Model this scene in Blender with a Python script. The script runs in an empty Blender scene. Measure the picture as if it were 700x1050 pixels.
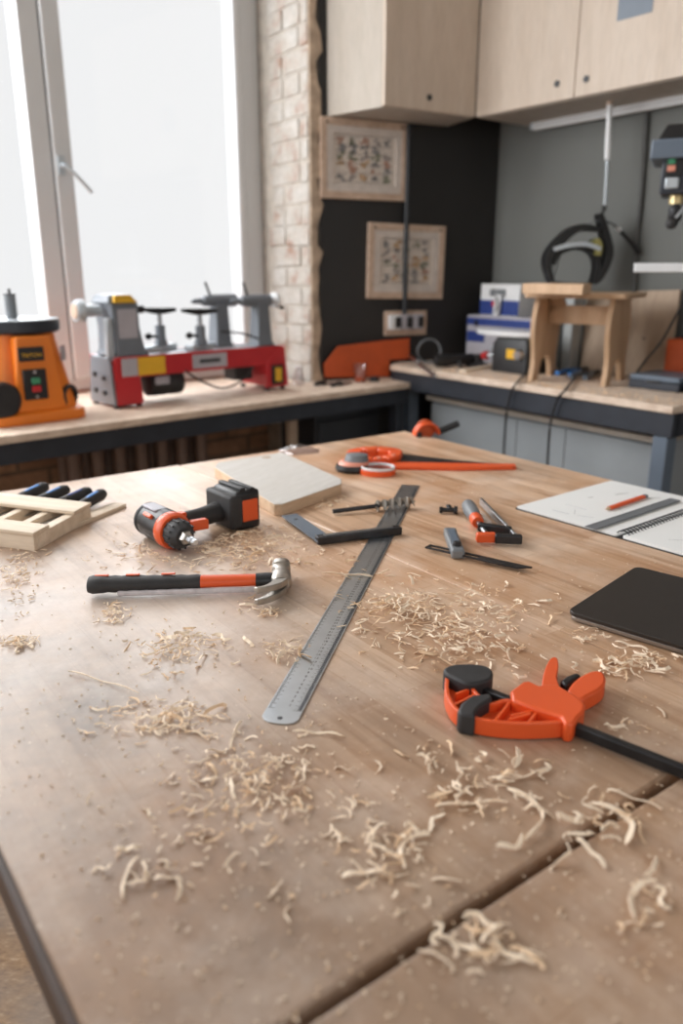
import bpy, bmesh, math, random
from mathutils import Vector, Matrix, Euler
R = math.radians
S = bpy.context.scene
COL = S.collection

# ------------------------------------------------------------------ camera
TH = R(17.0); FPX = 800.0; CZ = 1.385; T = 0.90; TB = 0.97
cd = bpy.data.cameras.new('camera'); cam = bpy.data.objects.new('camera', cd); COL.objects.link(cam)
cam.location = (0, 0, CZ); cam.rotation_euler = (math.pi/2 - TH, 0, 0)
cd.sensor_fit = 'VERTICAL'; cd.sensor_height = 36.0; cd.lens = 36.0*FPX/1050.0
cd.clip_start = 0.05; cd.clip_end = 100
cd.dof.use_dof = True; cd.dof.focus_distance = 1.17; cd.dof.aperture_fstop = 2.7
S.camera = cam
# ------------------------------------------------------------------ world, light, exposure
w = bpy.data.worlds.new('overcast_sky'); S.world = w; w.use_nodes = True
nt = w.node_tree; bg = nt.nodes['Background']
bg.inputs[1].default_value = 1.0
wtc = nt.nodes.new('ShaderNodeTexCoord'); wsx = nt.nodes.new('ShaderNodeSeparateXYZ'); wrp = nt.nodes.new('ShaderNodeValToRGB')
wmr = nt.nodes.new('ShaderNodeMapRange'); wmr.inputs[1].default_value = -1; wmr.inputs[2].default_value = 1
nt.links.new(wtc.outputs['Generated'], wsx.inputs[0]); nt.links.new(wsx.outputs[2], wmr.inputs[0]); nt.links.new(wmr.outputs[0], wrp.inputs[0])
we = wrp.color_ramp.elements; we[0].position = .30; we[0].color = (.16, .15, .14, 1); we[1].position = .42; we[1].color = (.838, .843, .850, 1)
nt.links.new(wrp.outputs[0], bg.inputs[0])
def area(name, loc, target, sx, sy, power, color=(1, 1, 1)):
    l = bpy.data.lights.new(name, 'AREA'); l.shape = 'RECTANGLE'; l.size = sx; l.size_y = sy
    l.energy = power; l.color = color
    o = bpy.data.objects.new(name, l); COL.objects.link(o); o.location = loc
    o.rotation_euler = (Vector(target)-Vector(loc)).to_track_quat('-Z', 'Y').to_euler()
    return o
area('window_daylight_beyond_left', (-2.9, 1.6, 2.0), (0.2, 1.2, 0.9), 1.7, 2.0, 58, (0.95, 0.98, 1.0))  # added fill lamp standing in for an unseen window further left
area('window_daylight_left_pane', (-2.06, 2.86, 2.35), (0.35, 1.7, 0.9), 1.2, 1.6, 62, (0.98, 0.99, 1.0))
area('window_daylight_ahead', (-1.35, 4.05, 2.2), (0.1, 1.0, 0.9), 1.2, 1.9, 34, (0.96, 0.98, 1.0))
area('window_daylight_behind', (1.2, -2.6, 2.4), (0.3, 3.0, 1.2), 2.4, 1.8, 20, (1.0, 0.99, 0.97))  # added fill lamp behind the camera, no window built there
S.view_settings.view_transform = 'Standard'; S.view_settings.look = 'None'
S.view_settings.gamma = 1.0; S.view_settings.use_curve_mapping = False
S.view_settings.exposure = 0.12
S.cycles.use_denoising = True
S.cycles.max_bounces = 7; S.cycles.diffuse_bounces = 4; S.cycles.caustics_reflective = False
S.cycles.caustics_refractive = False; S.cycles.sample_clamp_indirect = 6

# ------------------------------------------------------------------ measuring the photo: a pixel's ray met with a real plane
def ray(x, y):
    r = (x-350)/FPX; u = (525-y)/FPX
    return Vector((r, math.cos(TH)+u*math.sin(TH), -math.sin(TH)+u*math.cos(TH)))
def P(x, y, z=T):
    d = ray(x, y); t = (z-CZ)/d.z
    return d*t + Vector((0, 0, CZ))
def PV(x, y, p, az):
    d = ray(x, y); n = Vector((-math.cos(R(az)), math.sin(R(az)), 0))
    t = n.dot(Vector((p[0], p[1], 0)))/n.dot(d)
    return d*t + Vector((0, 0, CZ))
def dirv(az): return Vector((math.sin(R(az)), math.cos(R(az)), 0))
def azim(p, q): return math.degrees(math.atan2(q.x-p.x, q.y-p.y))

# ------------------------------------------------------------------ materials
def ramp(nt, fac, stops):
    r = nt.nodes.new('ShaderNodeValToRGB'); nt.links.new(fac, r.inputs[0])
    e = r.color_ramp.elements
    while len(e) < len(stops): e.new(0.5)
    for k, (p, c) in enumerate(stops):
        e[k].position = p; e[k].color = (c[0], c[1], c[2], 1) if not isinstance(c, float) else (c, c, c, 1)
    return r.outputs[0]
def srgb(r, g, b):
    f = lambda v: (v/255/12.92) if v/255 <= .04045 else ((v/255+.055)/1.055)**2.4
    return (f(r), f(g), f(b))
def noise(nt, vec, scale, detail=4, rough=.55):
    n = nt.nodes.new('ShaderNodeTexNoise'); n.inputs['Scale'].default_value = scale
    n.inputs['Detail'].default_value = detail; n.inputs['Roughness'].default_value = rough
    nt.links.new(vec, n.inputs['Vector']); return n.outputs[0]
def coords(nt, scale=(1, 1, 1), rot=(0, 0, 0), kind='Object'):
    tc = nt.nodes.new('ShaderNodeTexCoord'); m = nt.nodes.new('ShaderNodeMapping')
    m.inputs['Scale'].default_value = scale; m.inputs['Rotation'].default_value = rot
    nt.links.new(tc.outputs[kind], m.inputs['Vector']); return m.outputs[0]
def mix(nt, a, b, fac, mode='MIX'):
    m = nt.nodes.new('ShaderNodeMix'); m.data_type = 'RGBA'; m.blend_type = mode
    for s, v in ((6, a), (7, b), (0, fac)):
        if hasattr(v, 'is_output'): nt.links.new(v, m.inputs[s])
        elif s == 0: m.inputs[0].default_value = v
        else: m.inputs[s].default_value = (v[0], v[1], v[2], 1)
    return m.outputs[2]
def newmat(name):
    m = bpy.data.materials.new(name); m.use_nodes = True
    return m, m.node_tree, m.node_tree.nodes['Principled BSDF']
def bump(nt, b, h, strength=.3, dist=.002):
    n = nt.nodes.new('ShaderNodeBump'); n.inputs['Strength'].default_value = strength
    n.inputs['Distance'].default_value = dist
    nt.links.new(h, n.inputs['Height']); nt.links.new(n.outputs[0], b.inputs['Normal'])
def mat(name, c, rough=.5, metal=0, var=.08, scale=30, bmp=.05, spec=.5, trans=0, emit=None):
    m, nt, b = newmat(name)
    v = coords(nt); n = noise(nt, v, scale)
    lo = tuple(x*(1-var) for x in c); hi = tuple(min(1, x*(1+var)) for x in c)
    nt.links.new(ramp(nt, n, [(.3, lo), (.7, hi)]), b.inputs['Base Color'])
    b.inputs['Roughness'].default_value = rough; b.inputs['Metallic'].default_value = metal
    b.inputs['Specular IOR Level'].default_value = spec
    b.inputs['Transmission Weight'].default_value = trans
    if bmp: bump(nt, b, noise(nt, v, scale*6), bmp)
    if emit:
        b.inputs['Emission Color'].default_value = (*emit[0], 1); b.inputs['Emission Strength'].default_value = emit[1]
    return m
def woodmat(name, lo, hi, stretch=(2, 30, 30), rough=.6, scale=1.5, rot=(0, 0, 0)):
    m, nt, b = newmat(name)
    v = coords(nt, stretch, rot); n = noise(nt, v, scale, 6, .6); n2 = noise(nt, v, scale*7, 3)
    c1 = ramp(nt, n, [(.3, lo), (.68, hi)])
    c2 = ramp(nt, n2, [(.35, .92), (.6, 1.0)])
    nt.links.new(mix(nt, c1, c2, 1.0, 'MULTIPLY'), b.inputs['Base Color'])
    b.inputs['Roughness'].default_value = rough; b.inputs['Specular IOR Level'].default_value = .3
    bump(nt, b, n2, .12, .001)
    return m
M = {}
# worktop: staves of oiled pine along local Y, worn and dusty
def tabletop_mat():
    m, nt, b = newmat('worn_oiled_pine_worktop')
    tc = nt.nodes.new('ShaderNodeTexCoord')
    # swap so that bricks run along the staves
    mp = nt.nodes.new('ShaderNodeMapping'); mp.inputs['Rotation'].default_value = (0, 0, R(90))
    nt.links.new(tc.outputs['Object'], mp.inputs['Vector'])
    br = nt.nodes.new('ShaderNodeTexBrick'); nt.links.new(mp.outputs[0], br.inputs['Vector'])
    br.inputs['Scale'].default_value = 1.0; br.inputs['Brick Width'].default_value = 0.62
    br.inputs['Row Height'].default_value = 0.043; br.inputs['Mortar Size'].default_value = 0.0006
    br.inputs['Mortar Smooth'].default_value = .6
    br.inputs['Color1'].default_value = (*srgb(228, 198, 170), 1); br.inputs['Color2'].default_value = (*srgb(202, 166, 134), 1)
    br.inputs['Mortar'].default_value = (*srgb(186, 142, 104), 1); br.offset = .37
    g = nt.nodes.new('ShaderNodeMapping'); g.inputs['Scale'].default_value = (34, 2.2, 10)
    nt.links.new(tc.outputs['Object'], g.inputs['Vector'])
    gr = noise(nt, g.outputs[0], 1.6, 6, .62)
    c = mix(nt, br.outputs[0], ramp(nt, gr, [(.32, srgb(196, 172, 150)), (.52, srgb(255, 252, 250))]), .85, 'MULTIPLY')
    # broad warm figure
    big = noise(nt, tc.outputs['Object'], 3.2, 5)
    c = mix(nt, c, srgb(186, 130, 84), ramp(nt, big, [(.46, 0.0), (.66, .55)]))
    # grey grime
    gn = noise(nt, tc.outputs['Object'], 2.3, 7, .68)
    c = mix(nt, c, srgb(132, 116, 104), ramp(nt, gn, [(.54, 0.0), (.70, .42)]))
    # greyer towards the left end of the plate, fading over half a metre
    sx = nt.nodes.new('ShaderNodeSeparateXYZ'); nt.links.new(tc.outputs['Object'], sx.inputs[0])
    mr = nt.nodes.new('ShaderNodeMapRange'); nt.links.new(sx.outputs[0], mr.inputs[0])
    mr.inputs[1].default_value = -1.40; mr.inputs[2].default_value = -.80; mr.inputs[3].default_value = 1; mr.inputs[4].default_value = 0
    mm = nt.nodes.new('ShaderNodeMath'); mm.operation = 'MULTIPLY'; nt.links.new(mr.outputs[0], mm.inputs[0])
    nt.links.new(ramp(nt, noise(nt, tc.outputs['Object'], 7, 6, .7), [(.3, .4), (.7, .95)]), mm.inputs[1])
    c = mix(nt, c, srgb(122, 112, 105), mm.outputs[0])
    # light falloff towards the near side painted into the colour, plus some staining
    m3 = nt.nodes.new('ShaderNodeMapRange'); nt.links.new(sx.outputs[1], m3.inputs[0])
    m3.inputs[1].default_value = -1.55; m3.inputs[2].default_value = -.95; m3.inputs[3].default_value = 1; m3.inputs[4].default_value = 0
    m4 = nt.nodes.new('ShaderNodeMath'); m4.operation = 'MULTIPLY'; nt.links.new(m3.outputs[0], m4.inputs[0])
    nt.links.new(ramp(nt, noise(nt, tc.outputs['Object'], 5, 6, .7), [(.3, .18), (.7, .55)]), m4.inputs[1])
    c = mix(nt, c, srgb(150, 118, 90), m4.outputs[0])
    # pale sawdust film
    dn = noise(nt, tc.outputs['Object'], 5.5, 8, .7)
    c = mix(nt, c, srgb(232, 216, 202), ramp(nt, dn, [(.47, 0.0), (.74, .42)]))
    # thicker sawdust film where the sawing was done, beside the drill and hammer
    def patch(cx, cy, r0, r1, amt, c):
        va = nt.nodes.new('ShaderNodeVectorMath'); va.operation = 'DISTANCE'; nt.links.new(tc.outputs['Object'], va.inputs[0]); va.inputs[1].default_value = (cx, cy, T)
        ad = nt.nodes.new('ShaderNodeMath'); ad.operation = 'MULTIPLY_ADD'; nt.links.new(noise(nt, tc.outputs['Object'], 9, 7, .75), ad.inputs[0]); ad.inputs[1].default_value = -.5; nt.links.new(va.outputs['Value'], ad.inputs[2])
        m2 = nt.nodes.new('ShaderNodeMapRange'); nt.links.new(ad.outputs[0], m2.inputs[0]); m2.inputs[1].default_value = r0-.25; m2.inputs[2].default_value = r1-.25; m2.inputs[3].default_value = amt; m2.inputs[4].default_value = 0
        return mix(nt, c, srgb(238, 228, 220), m2.outputs[0])
    q_ = loc_of(WT, P(150, 610)); c = patch(q_.x, q_.y, .02, .32, .55, c)
    q_ = loc_of(WT, P(230, 700)); c = patch(q_.x, q_.y, .0, .20, .26, c)
    q_ = loc_of(WT, P(150, 495)); c = patch(q_.x, q_.y, .02, .34, .55, c)
    sp = noise(nt, tc.outputs['Object'], 120, 3, .6)
    c = mix(nt, c, srgb(238, 222, 205), ramp(nt, sp, [(.66, 0.0), (.74, .6)]))
    nt.links.new(c, b.inputs['Base Color'])
    nt.links.new(ramp(nt, dn, [(.3, .26), (.7, .52)]), b.inputs['Roughness'])
    b.inputs['Specular IOR Level'].default_value = .55
    bump(nt, b, gr, .10, .0015)
    return m
M['maple'] = woodmat('pale_planed_wood', srgb(198, 193, 186), srgb(208, 204, 199), (3, 26, 26))
M['maple_end'] = woodmat('pale_wood_edge', srgb(196, 166, 136), srgb(222, 196, 168), (3, 30, 30))
M['lath'] = woodmat('lath_wood', srgb(214, 194, 170), srgb(236, 220, 200), (3, 30, 30))
M['ply'] = woodmat('birch_plywood_front', srgb(198, 182, 166), srgb(208, 194, 180), (14, 14, 1.6), .5)
M['plyedge'] = woodmat('birch_plywood_side', srgb(176, 166, 154), srgb(188, 180, 170), (12, 12, 1.6), .55)
M['benchtop'] = woodmat('bench_chipboard', srgb(200, 176, 156), srgb(234, 216, 198), (6, 6, 10), .55, 3)
M['stool'] = woodmat('stool_wood', srgb(186, 152, 120), srgb(212, 180, 148), (12, 12, 2), .5)
M['plybrown'] = woodmat('leaning_board_wood', srgb(170, 148, 128), srgb(196, 174, 152), (10, 10, 2), .6)
M['framewood'] = woodmat('frame_wood', srgb(184, 158, 138), srgb(210, 186, 166), (20, 20, 20), .6)
M['shav'] = mat('fresh_shaving_wood', srgb(246, 226, 202), .62, 0, .10, 60, .2, .25)
M['shav2'] = mat('darker_shaving_wood', srgb(236, 206, 172), .65, 0, .12, 60, .2, .25)
M['orange'] = mat('orange_plastic', srgb(226, 90, 40), .38, 0, .04, 12, .02)
M['orange2'] = mat('sander_orange_enamel', srgb(232, 128, 40), .35, 0, .05, 8, .0)
M['orangeflat'] = mat('orange_board', srgb(196, 84, 36), .6, 0, .08, 12)
M['blk'] = mat('black_plastic', srgb(29, 29, 31), .42, 0, .2, 20, .05)
M['rub'] = mat('black_rubber', srgb(46, 45, 46), .62, 0, .22, 40, .1)
M['blksteel'] = mat('blackened_steel', srgb(58, 58, 60), .38, .7, .25, 30, .1)
M['frame'] = mat('painted_steel_frame', srgb(50, 54, 62), .45, .2, .15, 12)
M['steel'] = mat('brushed_steel', srgb(190, 194, 198), .28, 1, .08, 60, .04)
M['ruler'] = mat('satin_steel_rule', srgb(206, 212, 218), .28, 1, .10, 14, .03)
M['mark'] = mat('engraved_black', srgb(70, 72, 76), .6, 0)
M['hsteel'] = mat('dull_forged_steel', srgb(176, 170, 162), .36, .9, .22, 50, .15)
M['grey'] = mat('grey_plastic', srgb(112, 116, 120), .45, 0, .1, 20)
M['dusty'] = mat('dusty_pale_rubber', srgb(206, 200, 204), .7, 0, .15, 60, .1)
M['white'] = mat('white_plastic', srgb(226, 228, 230), .35, 0, .02)
M['pvc'] = mat('window_frame_white', srgb(210, 212, 214), .35, 0, .02, 6)
M['blue'] = mat('blue_plastic', srgb(56, 124, 196), .35, 0, .08)
M['darkblue'] = mat('navy_plastic', srgb(40, 62, 130), .45, 0, .08)
M['red'] = mat('red_enamel', srgb(190, 44, 50), .32, 0, .06, 10)
M['castgrey'] = mat('grey_machine_enamel', srgb(116, 122, 130), .35, .1, .06, 14)
M['castlight'] = mat('light_machine_casting', srgb(188, 196, 202), .35, .3, .06, 14)
M['yellow'] = mat('yellow_label', srgb(228, 178, 44), .5, 0, .04)
M['labelgrey'] = mat('grey_label', srgb(176, 174, 182), .5, 0, .05)
M['paper'] = mat('sketchbook_paper', srgb(236, 237, 236), .7, 0, .02, 5)
M['poster'] = mat('poster_paper', srgb(206, 196, 186), .6, 0, .05, 30)
M['laptop'] = mat('space_grey_lid', srgb(58, 53, 50), .42, .5, .04, 6)
M['lapedge'] = mat('aluminium_edge', srgb(150, 140, 132), .38, .7, .06, 10)
M['wallgrey'] = mat('grey_wall_paint', srgb(108, 110, 107), .7, 0, .05, 2, .1)
M['wallblk'] = mat('charcoal_wall_paint', srgb(35, 33, 32), .5, 0, .12, 3, .1)
M['mortar'] = mat('rough_brown_mortar', srgb(172, 152, 132), .9, 0, .3, 22, .8)
M['cabgrey'] = mat('grey_laminate', srgb(146, 152, 156), .5, 0, .05, 6)
M['greyblue'] = mat('grey_blue_paint', srgb(98, 110, 124), .4, 0, .08, 10)
M['iron'] = mat('dark_cast_iron_paint', srgb(128, 106, 94), .5, 0, .15, 12, .2)
M['ceil'] = mat('ceiling_plaster', srgb(205, 203, 198), .8, 0, .03, 3)
M['dark'] = mat('dark_panel', srgb(44, 46, 50), .5, 0, .12, 8)
M['pinkrim'] = mat('salmon_plastic', srgb(226, 150, 128), .4, 0, .06)
M['frost'] = mat('frosted_plastic', srgb(170, 174, 174), .4, 0, .03)
M['olive'] = mat('dull_yellow_plastic', srgb(150, 144, 84), .5)
M['mountb'] = mat('warm_mount_board', srgb(204, 194, 186), .6)
M['vblk'] = mat('deep_black_plastic', srgb(17, 17, 18), .5)
M['edgeb'] = mat('dark_worn_edge_wood', srgb(66, 48, 38), .6, 0, .25, 20)
M['ok_green'] = mat('green_button_plastic', srgb(70, 150, 110), .4)
M['wallduct'] = mat('duct_grey_paint', srgb(92, 93, 92), .6)
M['brassy'] = mat('brass_collar', srgb(196, 176, 132), .35, .7)
M['mortarw'] = mat('whitewashed_mortar', srgb(172, 164, 154), .9, 0, .22, 16, .8)
def brickmat(name, c1, c2, c3):
    m, nt, b = newmat(name)
    v = coords(nt); n = noise(nt, v, 9, 4); n2 = noise(nt, v, 60, 5)
    c = ramp(nt, n, [(.30, c1), (.48, c2), (.72, c3)])
    nt.links.new(mix(nt, c, ramp(nt, n2, [(.3, .8), (.6, 1.0)]), 1, 'MULTIPLY'), b.inputs['Base Color'])
    b.inputs['Roughness'].default_value = .9; bump(nt, b, n2, .6, .004)
    return m
M['brickw'] = brickmat('whitewashed_brick', srgb(158, 128, 112), srgb(180, 173, 165), srgb(190, 187, 182))
def brickwall():
    m, nt, b = newmat('old_brown_brick')
    tc = nt.nodes.new('ShaderNodeTexCoord'); mp = nt.nodes.new('ShaderNodeMapping')
    mp.inputs['Rotation'].default_value = (R(90), 0, 0)
    nt.links.new(tc.outputs['Object'], mp.inputs['Vector'])
    br = nt.nodes.new('ShaderNodeTexBrick'); nt.links.new(mp.outputs[0], br.inputs['Vector'])
    br.inputs['Scale'].default_value = 1; br.inputs['Brick Width'].default_value = .26
    br.inputs['Row Height'].default_value = .085; br.inputs['Mortar Size'].default_value = .009
    br.inputs['Color1'].default_value = (*srgb(206, 164, 132), 1); br.inputs['Color2'].default_value = (*srgb(170, 130, 104), 1)
    br.inputs['Mortar'].default_value = (*srgb(140, 118, 100), 1)
    n = noise(nt, tc.outputs['Object'], 14, 6)
    nt.links.new(mix(nt, br.outputs[0], ramp(nt, n, [(.3, .55), (.7, 1.0)]), 1, 'MULTIPLY'), b.inputs['Base Color'])
    b.inputs['Roughness'].default_value = .9; bump(nt, b, n, .5, .006)
    return m
M['brickb'] = brickwall()
def floormat():
    m, nt, b = newmat('sawdust_strewn_board_floor')
    v = coords(nt, (40, 90, 1), (0, 0, R(25))); n = noise(nt, v, 1, 6, .7); n2 = noise(nt, coords(nt), 2.2, 5)
    c = ramp(nt, n, [(.3, srgb(120, 88, 60)), (.55, srgb(176, 140, 102)), (.72, srgb(214, 188, 156))])
    c = mix(nt, c, srgb(150, 140, 132), ramp(nt, n2, [(.45, 0.0), (.65, .7)]))
    nt.links.new(c, b.inputs['Base Color']); b.inputs['Roughness'].default_value = .85; bump(nt, b, n, .5, .004)
    return m
M['floor'] = floormat()
def glassmat(name, tint=(1, 1, 1), gloss=.06, rough=.02):
    m = bpy.data.materials.new(name); m.use_nodes = True; nt = m.node_tree; nt.nodes.clear()
    o = nt.nodes.new('ShaderNodeOutputMaterial'); mx = nt.nodes.new('ShaderNodeMixShader')
    tr = nt.nodes.new('ShaderNodeBsdfTransparent'); gl = nt.nodes.new('ShaderNodeBsdfGlossy')
    tr.inputs[0].default_value = (*tint, 1); gl.inputs['Roughness'].default_value = rough
    mx.inputs[0].default_value = gloss
    nt.links.new(tr.outputs[0], mx.inputs[1]); nt.links.new(gl.outputs[0], mx.inputs[2])
    nt.links.new(mx.outputs[0], o.inputs[0]); return m
M['glass'] = glassmat('window_glass', (1, 1, 1), .02); M['clear'] = glassmat('clear_plastic', (.86, .84, .86), .12, .1)

# ------------------------------------------------------------------ mesh building
class MB:
    def __init__(s): s.bm = bmesh.new(); s.mi = 0
    def _v(s, pts): return [s.bm.verts.new(p) for p in pts]
    def _f(s, vs):
        try:
            f = s.bm.faces.new(vs); f.material_index = s.mi; return f
        except ValueError: return None
    def box(s, c, d, rot=None):
        hx, hy, hz = d[0]/2, d[1]/2, d[2]/2
        m = Matrix.Translation(c)
        if rot: m = m @ (rot.to_4x4() if isinstance(rot, Matrix) else Euler(rot).to_matrix().to_4x4())
        v = s._v([m @ Vector((x*hx, y*hy, z*hz)) for x in (-1, 1) for y in (-1, 1) for z in (-1, 1)])
        for q in ((0, 1, 3, 2), (4, 6, 7, 5), (0, 4, 5, 1), (2, 3, 7, 6), (0, 2, 6, 4), (1, 5, 7, 3)): s._f([v[i] for i in q])
        return s
    def loft(s, rings, cap=True, closed=True):
        rv = [s._v(r) for r in rings]
        n = len(rv[0])
        for a, b in zip(rv, rv[1:]):
            for i in range(n if closed else n-1):
                s._f([a[i], a[(i+1) % n], b[(i+1) % n], b[i]])
        if cap: s._f(rv[0][::-1]); s._f(rv[-1])
        return s
    def cyl(s, p0, p1, r0, r1=None, seg=24, cap=True):
        r1 = r0 if r1 is None else r1
        return s.turn(p0, p1, [(r0, 0), (r1, 1)], seg, cap)
    def turn(s, p0, p1, prof, seg=24, cap=True, sy=1.0):
        p0, p1 = Vector(p0), Vector(p1); d = p1-p0
        q = d.to_track_quat('Z', 'Y'); L = d.length
        rings = []
        for r, t in prof:
            rings.append([p0 + q @ Vector((r*math.cos(2*math.pi*k/seg), sy*r*math.sin(2*math.pi*k/seg), t*L)) for k in range(seg)])
        return s.loft(rings, cap)
    def ring(s, p0, p1, ro, ri, seg=28):
        p0, p1 = Vector(p0), Vector(p1); q = (p1-p0).to_track_quat('Z', 'Y'); L = (p1-p0).length
        prof = [(ri, 0), (ro, 0), (ro, L), (ri, L), (ri, 0)]
        rings = [[p0+q @ Vector((r*math.cos(2*math.pi*k/seg), r*math.sin(2*math.pi*k/seg), t)) for k in range(seg)] for r, t in prof]
        return s.loft(rings, False)
    def prism(s, pts, z0, z1, plane='xy'):
        f = {'xy': lambda a, b, c: (a, b, c), 'xz': lambda a, b, c: (a, c, b), 'yz': lambda a, b, c: (c, a, b)}[plane]
        lo = s._v([f(p[0], p[1], z0) for p in pts]); hi = s._v([f(p[0], p[1], z1) for p in pts]); n = len(pts)
        for i in range(n): s._f([lo[i], lo[(i+1) % n], hi[(i+1) % n], hi[i]])
        s._f(lo[::-1]); s._f(hi); return s
    def tube(s, pts, r, seg=8, sub=6, rr=None):
        pts = [Vector(p) for p in pts]
        if sub > 1 and len(pts) > 2:
            out = []; n = len(pts)
            for i in range(n-1):
                p0, p1, p2, p3 = pts[max(i-1, 0)], pts[i], pts[i+1], pts[min(i+2, n-1)]
                for k in range(sub):
                    t = k/sub
                    out.append(.5*((2*p1)+(p2-p0)*t+(2*p0-5*p1+4*p2-p3)*t*t+(3*p1-p0-3*p2+p3)*t**3))
            out.append(pts[-1]); pts = out
        rings = []; up = Vector((0, 0, 1))
        for i, p in enumerate(pts):
            d = (pts[min(i+1, len(pts)-1)]-pts[max(i-1, 0)]).normalized()
            x = d.cross(up)
            if x.length < .05: x = d.cross(Vector((1, 0, 0)))
            x.normalize(); y = d.cross(x).normalized()
            q = r if rr is None else rr(i/(len(pts)-1))
            rings.append([p+x*q*math.cos(2*math.pi*k/seg)+y*q*math.sin(2*math.pi*k/seg) for k in range(seg)])
        return s.loft(rings)
    def wall(s, pts, th, z0, z1, closed=False):
        n = len(pts); L = []; Rr = []
        for i, p in enumerate(pts):
            a = pts[(i-1) % n] if (closed or i > 0) else p; b = pts[(i+1) % n] if (closed or i < n-1) else p
            d = Vector((b[0]-a[0], b[1]-a[1])).normalized(); nn = Vector((-d.y, d.x))*th/2
            L.append((p[0]+nn.x, p[1]+nn.y)); Rr.append((p[0]-nn.x, p[1]-nn.y))
        rings = [[(L[i][0], L[i][1], z0), (Rr[i][0], Rr[i][1], z0), (Rr[i][0], Rr[i][1], z1), (L[i][0], L[i][1], z1)] for i in range(n)]
        if closed: rings.append(rings[0])
        return s.loft(rings, not closed)
    def ball(s, c, r, sc=(1, 1, 1), seg=20):
        rings = []
        for i in range(1, seg//2):
            ph = math.pi*i/(seg//2)
            rings.append([(c[0]+r*sc[0]*math.sin(ph)*math.cos(2*math.pi*k/seg), c[1]+r*sc[1]*math.sin(ph)*math.sin(2*math.pi*k/seg), c[2]-r*sc[2]*math.cos(ph)) for k in range(seg)])
        return s.loft(rings)
    def build(s, name, m, parent=None, bev=0, label=None, ang=38, loc=None, rotz=None):
        me = bpy.data.meshes.new(name); bmesh.ops.recalc_face_normals(s.bm, faces=s.bm.faces[:]); s.bm.to_mesh(me); s.bm.free()
        for mm in (m if isinstance(m, (list, tuple)) else [m]): me.materials.append(M[mm] if isinstance(mm, str) else mm)
        me.shade_smooth(); me.set_sharp_from_angle(angle=R(ang))
        o = bpy.data.objects.new(name, me); COL.objects.link(o)
        if parent: o.parent = parent
        if loc is not None: o.location = loc
        if rotz is not None: o.rotation_euler.z = rotz
        if bev:
            b = o.modifiers.new('bevel', 'BEVEL'); b.width = bev; b.segments = 2; b.limit_method = 'ANGLE'; b.angle_limit = R(40)
        if label: o['label'] = label
        return o
def thing(name, label, cat, loc=(0, 0, 0), az=None, group=None):
    o = bpy.data.objects.new(name, None); o.empty_display_size = .05; COL.objects.link(o); o.location = loc
    if az is not None: o.rotation_euler.z = R(90-az)
    return tag(o, label, cat, group)
def tag(o, label, cat, group=None, kind=None):
    o['label'] = label; o['category'] = cat
    if group: o['group'] = group
    if kind: o['kind'] = kind
    return o
def struct(o): o['kind'] = 'structure'; return o
def loc_of(root, p):
    m = Matrix.Translation(root.location) @ root.rotation_euler.to_matrix().to_4x4()
    return m.inverted() @ Vector(p)
def pl(root, pts, z):        # outline seen on the photo, taken on the horizontal plane z, in the thing's own axes
    return [tuple(loc_of(root, P(x, y, z)))[:2] for x, y in pts]
def frame_box(mb, x0, x1, z0, z1, wd, y0, y1):
    mb.box(((x0+x1)/2, (y0+y1)/2, z1-wd/2), (x1-x0, y1-y0, wd)); mb.box(((x0+x1)/2, (y0+y1)/2, z0+wd/2), (x1-x0, y1-y0, wd))
    mb.box((x0+wd/2, (y0+y1)/2, (z0+z1)/2), (wd, y1-y0, z1-z0-2*wd)); mb.box((x1-wd/2, (y0+y1)/2, (z0+z1)/2), (wd, y1-y0, z1-z0-2*wd))
    return mb
def textpart(body, size, m, parent, loc, rot, name='lettering', extr=.0004):
    c = bpy.data.curves.new(name, 'FONT'); c.body = body; c.size = size; c.extrude = extr; c.align_x = 'CENTER'; c.align_y = 'CENTER'
    t = bpy.data.objects.new(name, c); COL.objects.link(t)
    me = bpy.data.meshes.new_from_object(t.evaluated_get(bpy.context.evaluated_depsgraph_get()))
    bpy.data.objects.remove(t)
    me.materials.clear(); me.materials.append(M[m])
    o = bpy.data.objects.new(name, me); COL.objects.link(o); o.parent = parent; o.location = loc; o.rotation_euler = rot
    return o

# ================================================================== SETTING
A0 = P(400, 395); AZL = 47.56; eL = dirv(AZL); nL = Vector((-math.cos(R(AZL)), math.sin(R(AZL)), 0))
def LBp(t, n, z): return Vector((A0.x, A0.y, 0)) + eL*t + nL*n + Vector((0, 0, z))
WOFF = .75
# floor and ceiling
o = MB().box((0.3, 1.6, -.03), (8.2, 9.4, .06)).build('floor', 'floor'); struct(o)
o = MB().box((0.3, 2.6, 3.33), (8.2, 7.4, .06)).build('ceiling', 'ceil'); struct(o)
o = MB().box((0.3, -3.02, 1.65), (8.2, .1, 3.3)).build('wall_near', 'ceil'); struct(o)  # unseen rear wall, put in to lower the ambient light
# window wall: local frame X along wall, Y outwards, Z up
wz = R(90-AZL)
def wroot(o): o.location = LBp(0, WOFF, 0); o.rotation_euler.z = wz; return o
tR = -.130; tL = -2.75; sill = .905; wtop = 3.12
mb = MB(); mb.box(((tL-.6+tR+.0)/2, .12, sill/2), (tR-tL+.6, .24, sill))
mb.box(((tL-.6+tR)/2, .12, (wtop+3.30)/2), (tR-tL+.6, .24, 3.30-wtop))
mb.box((tL-.3, .12, (sill+wtop)/2), (.6, .24, wtop-sill))
o = struct(wroot(mb.build('wall_left', 'brickb')))
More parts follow.
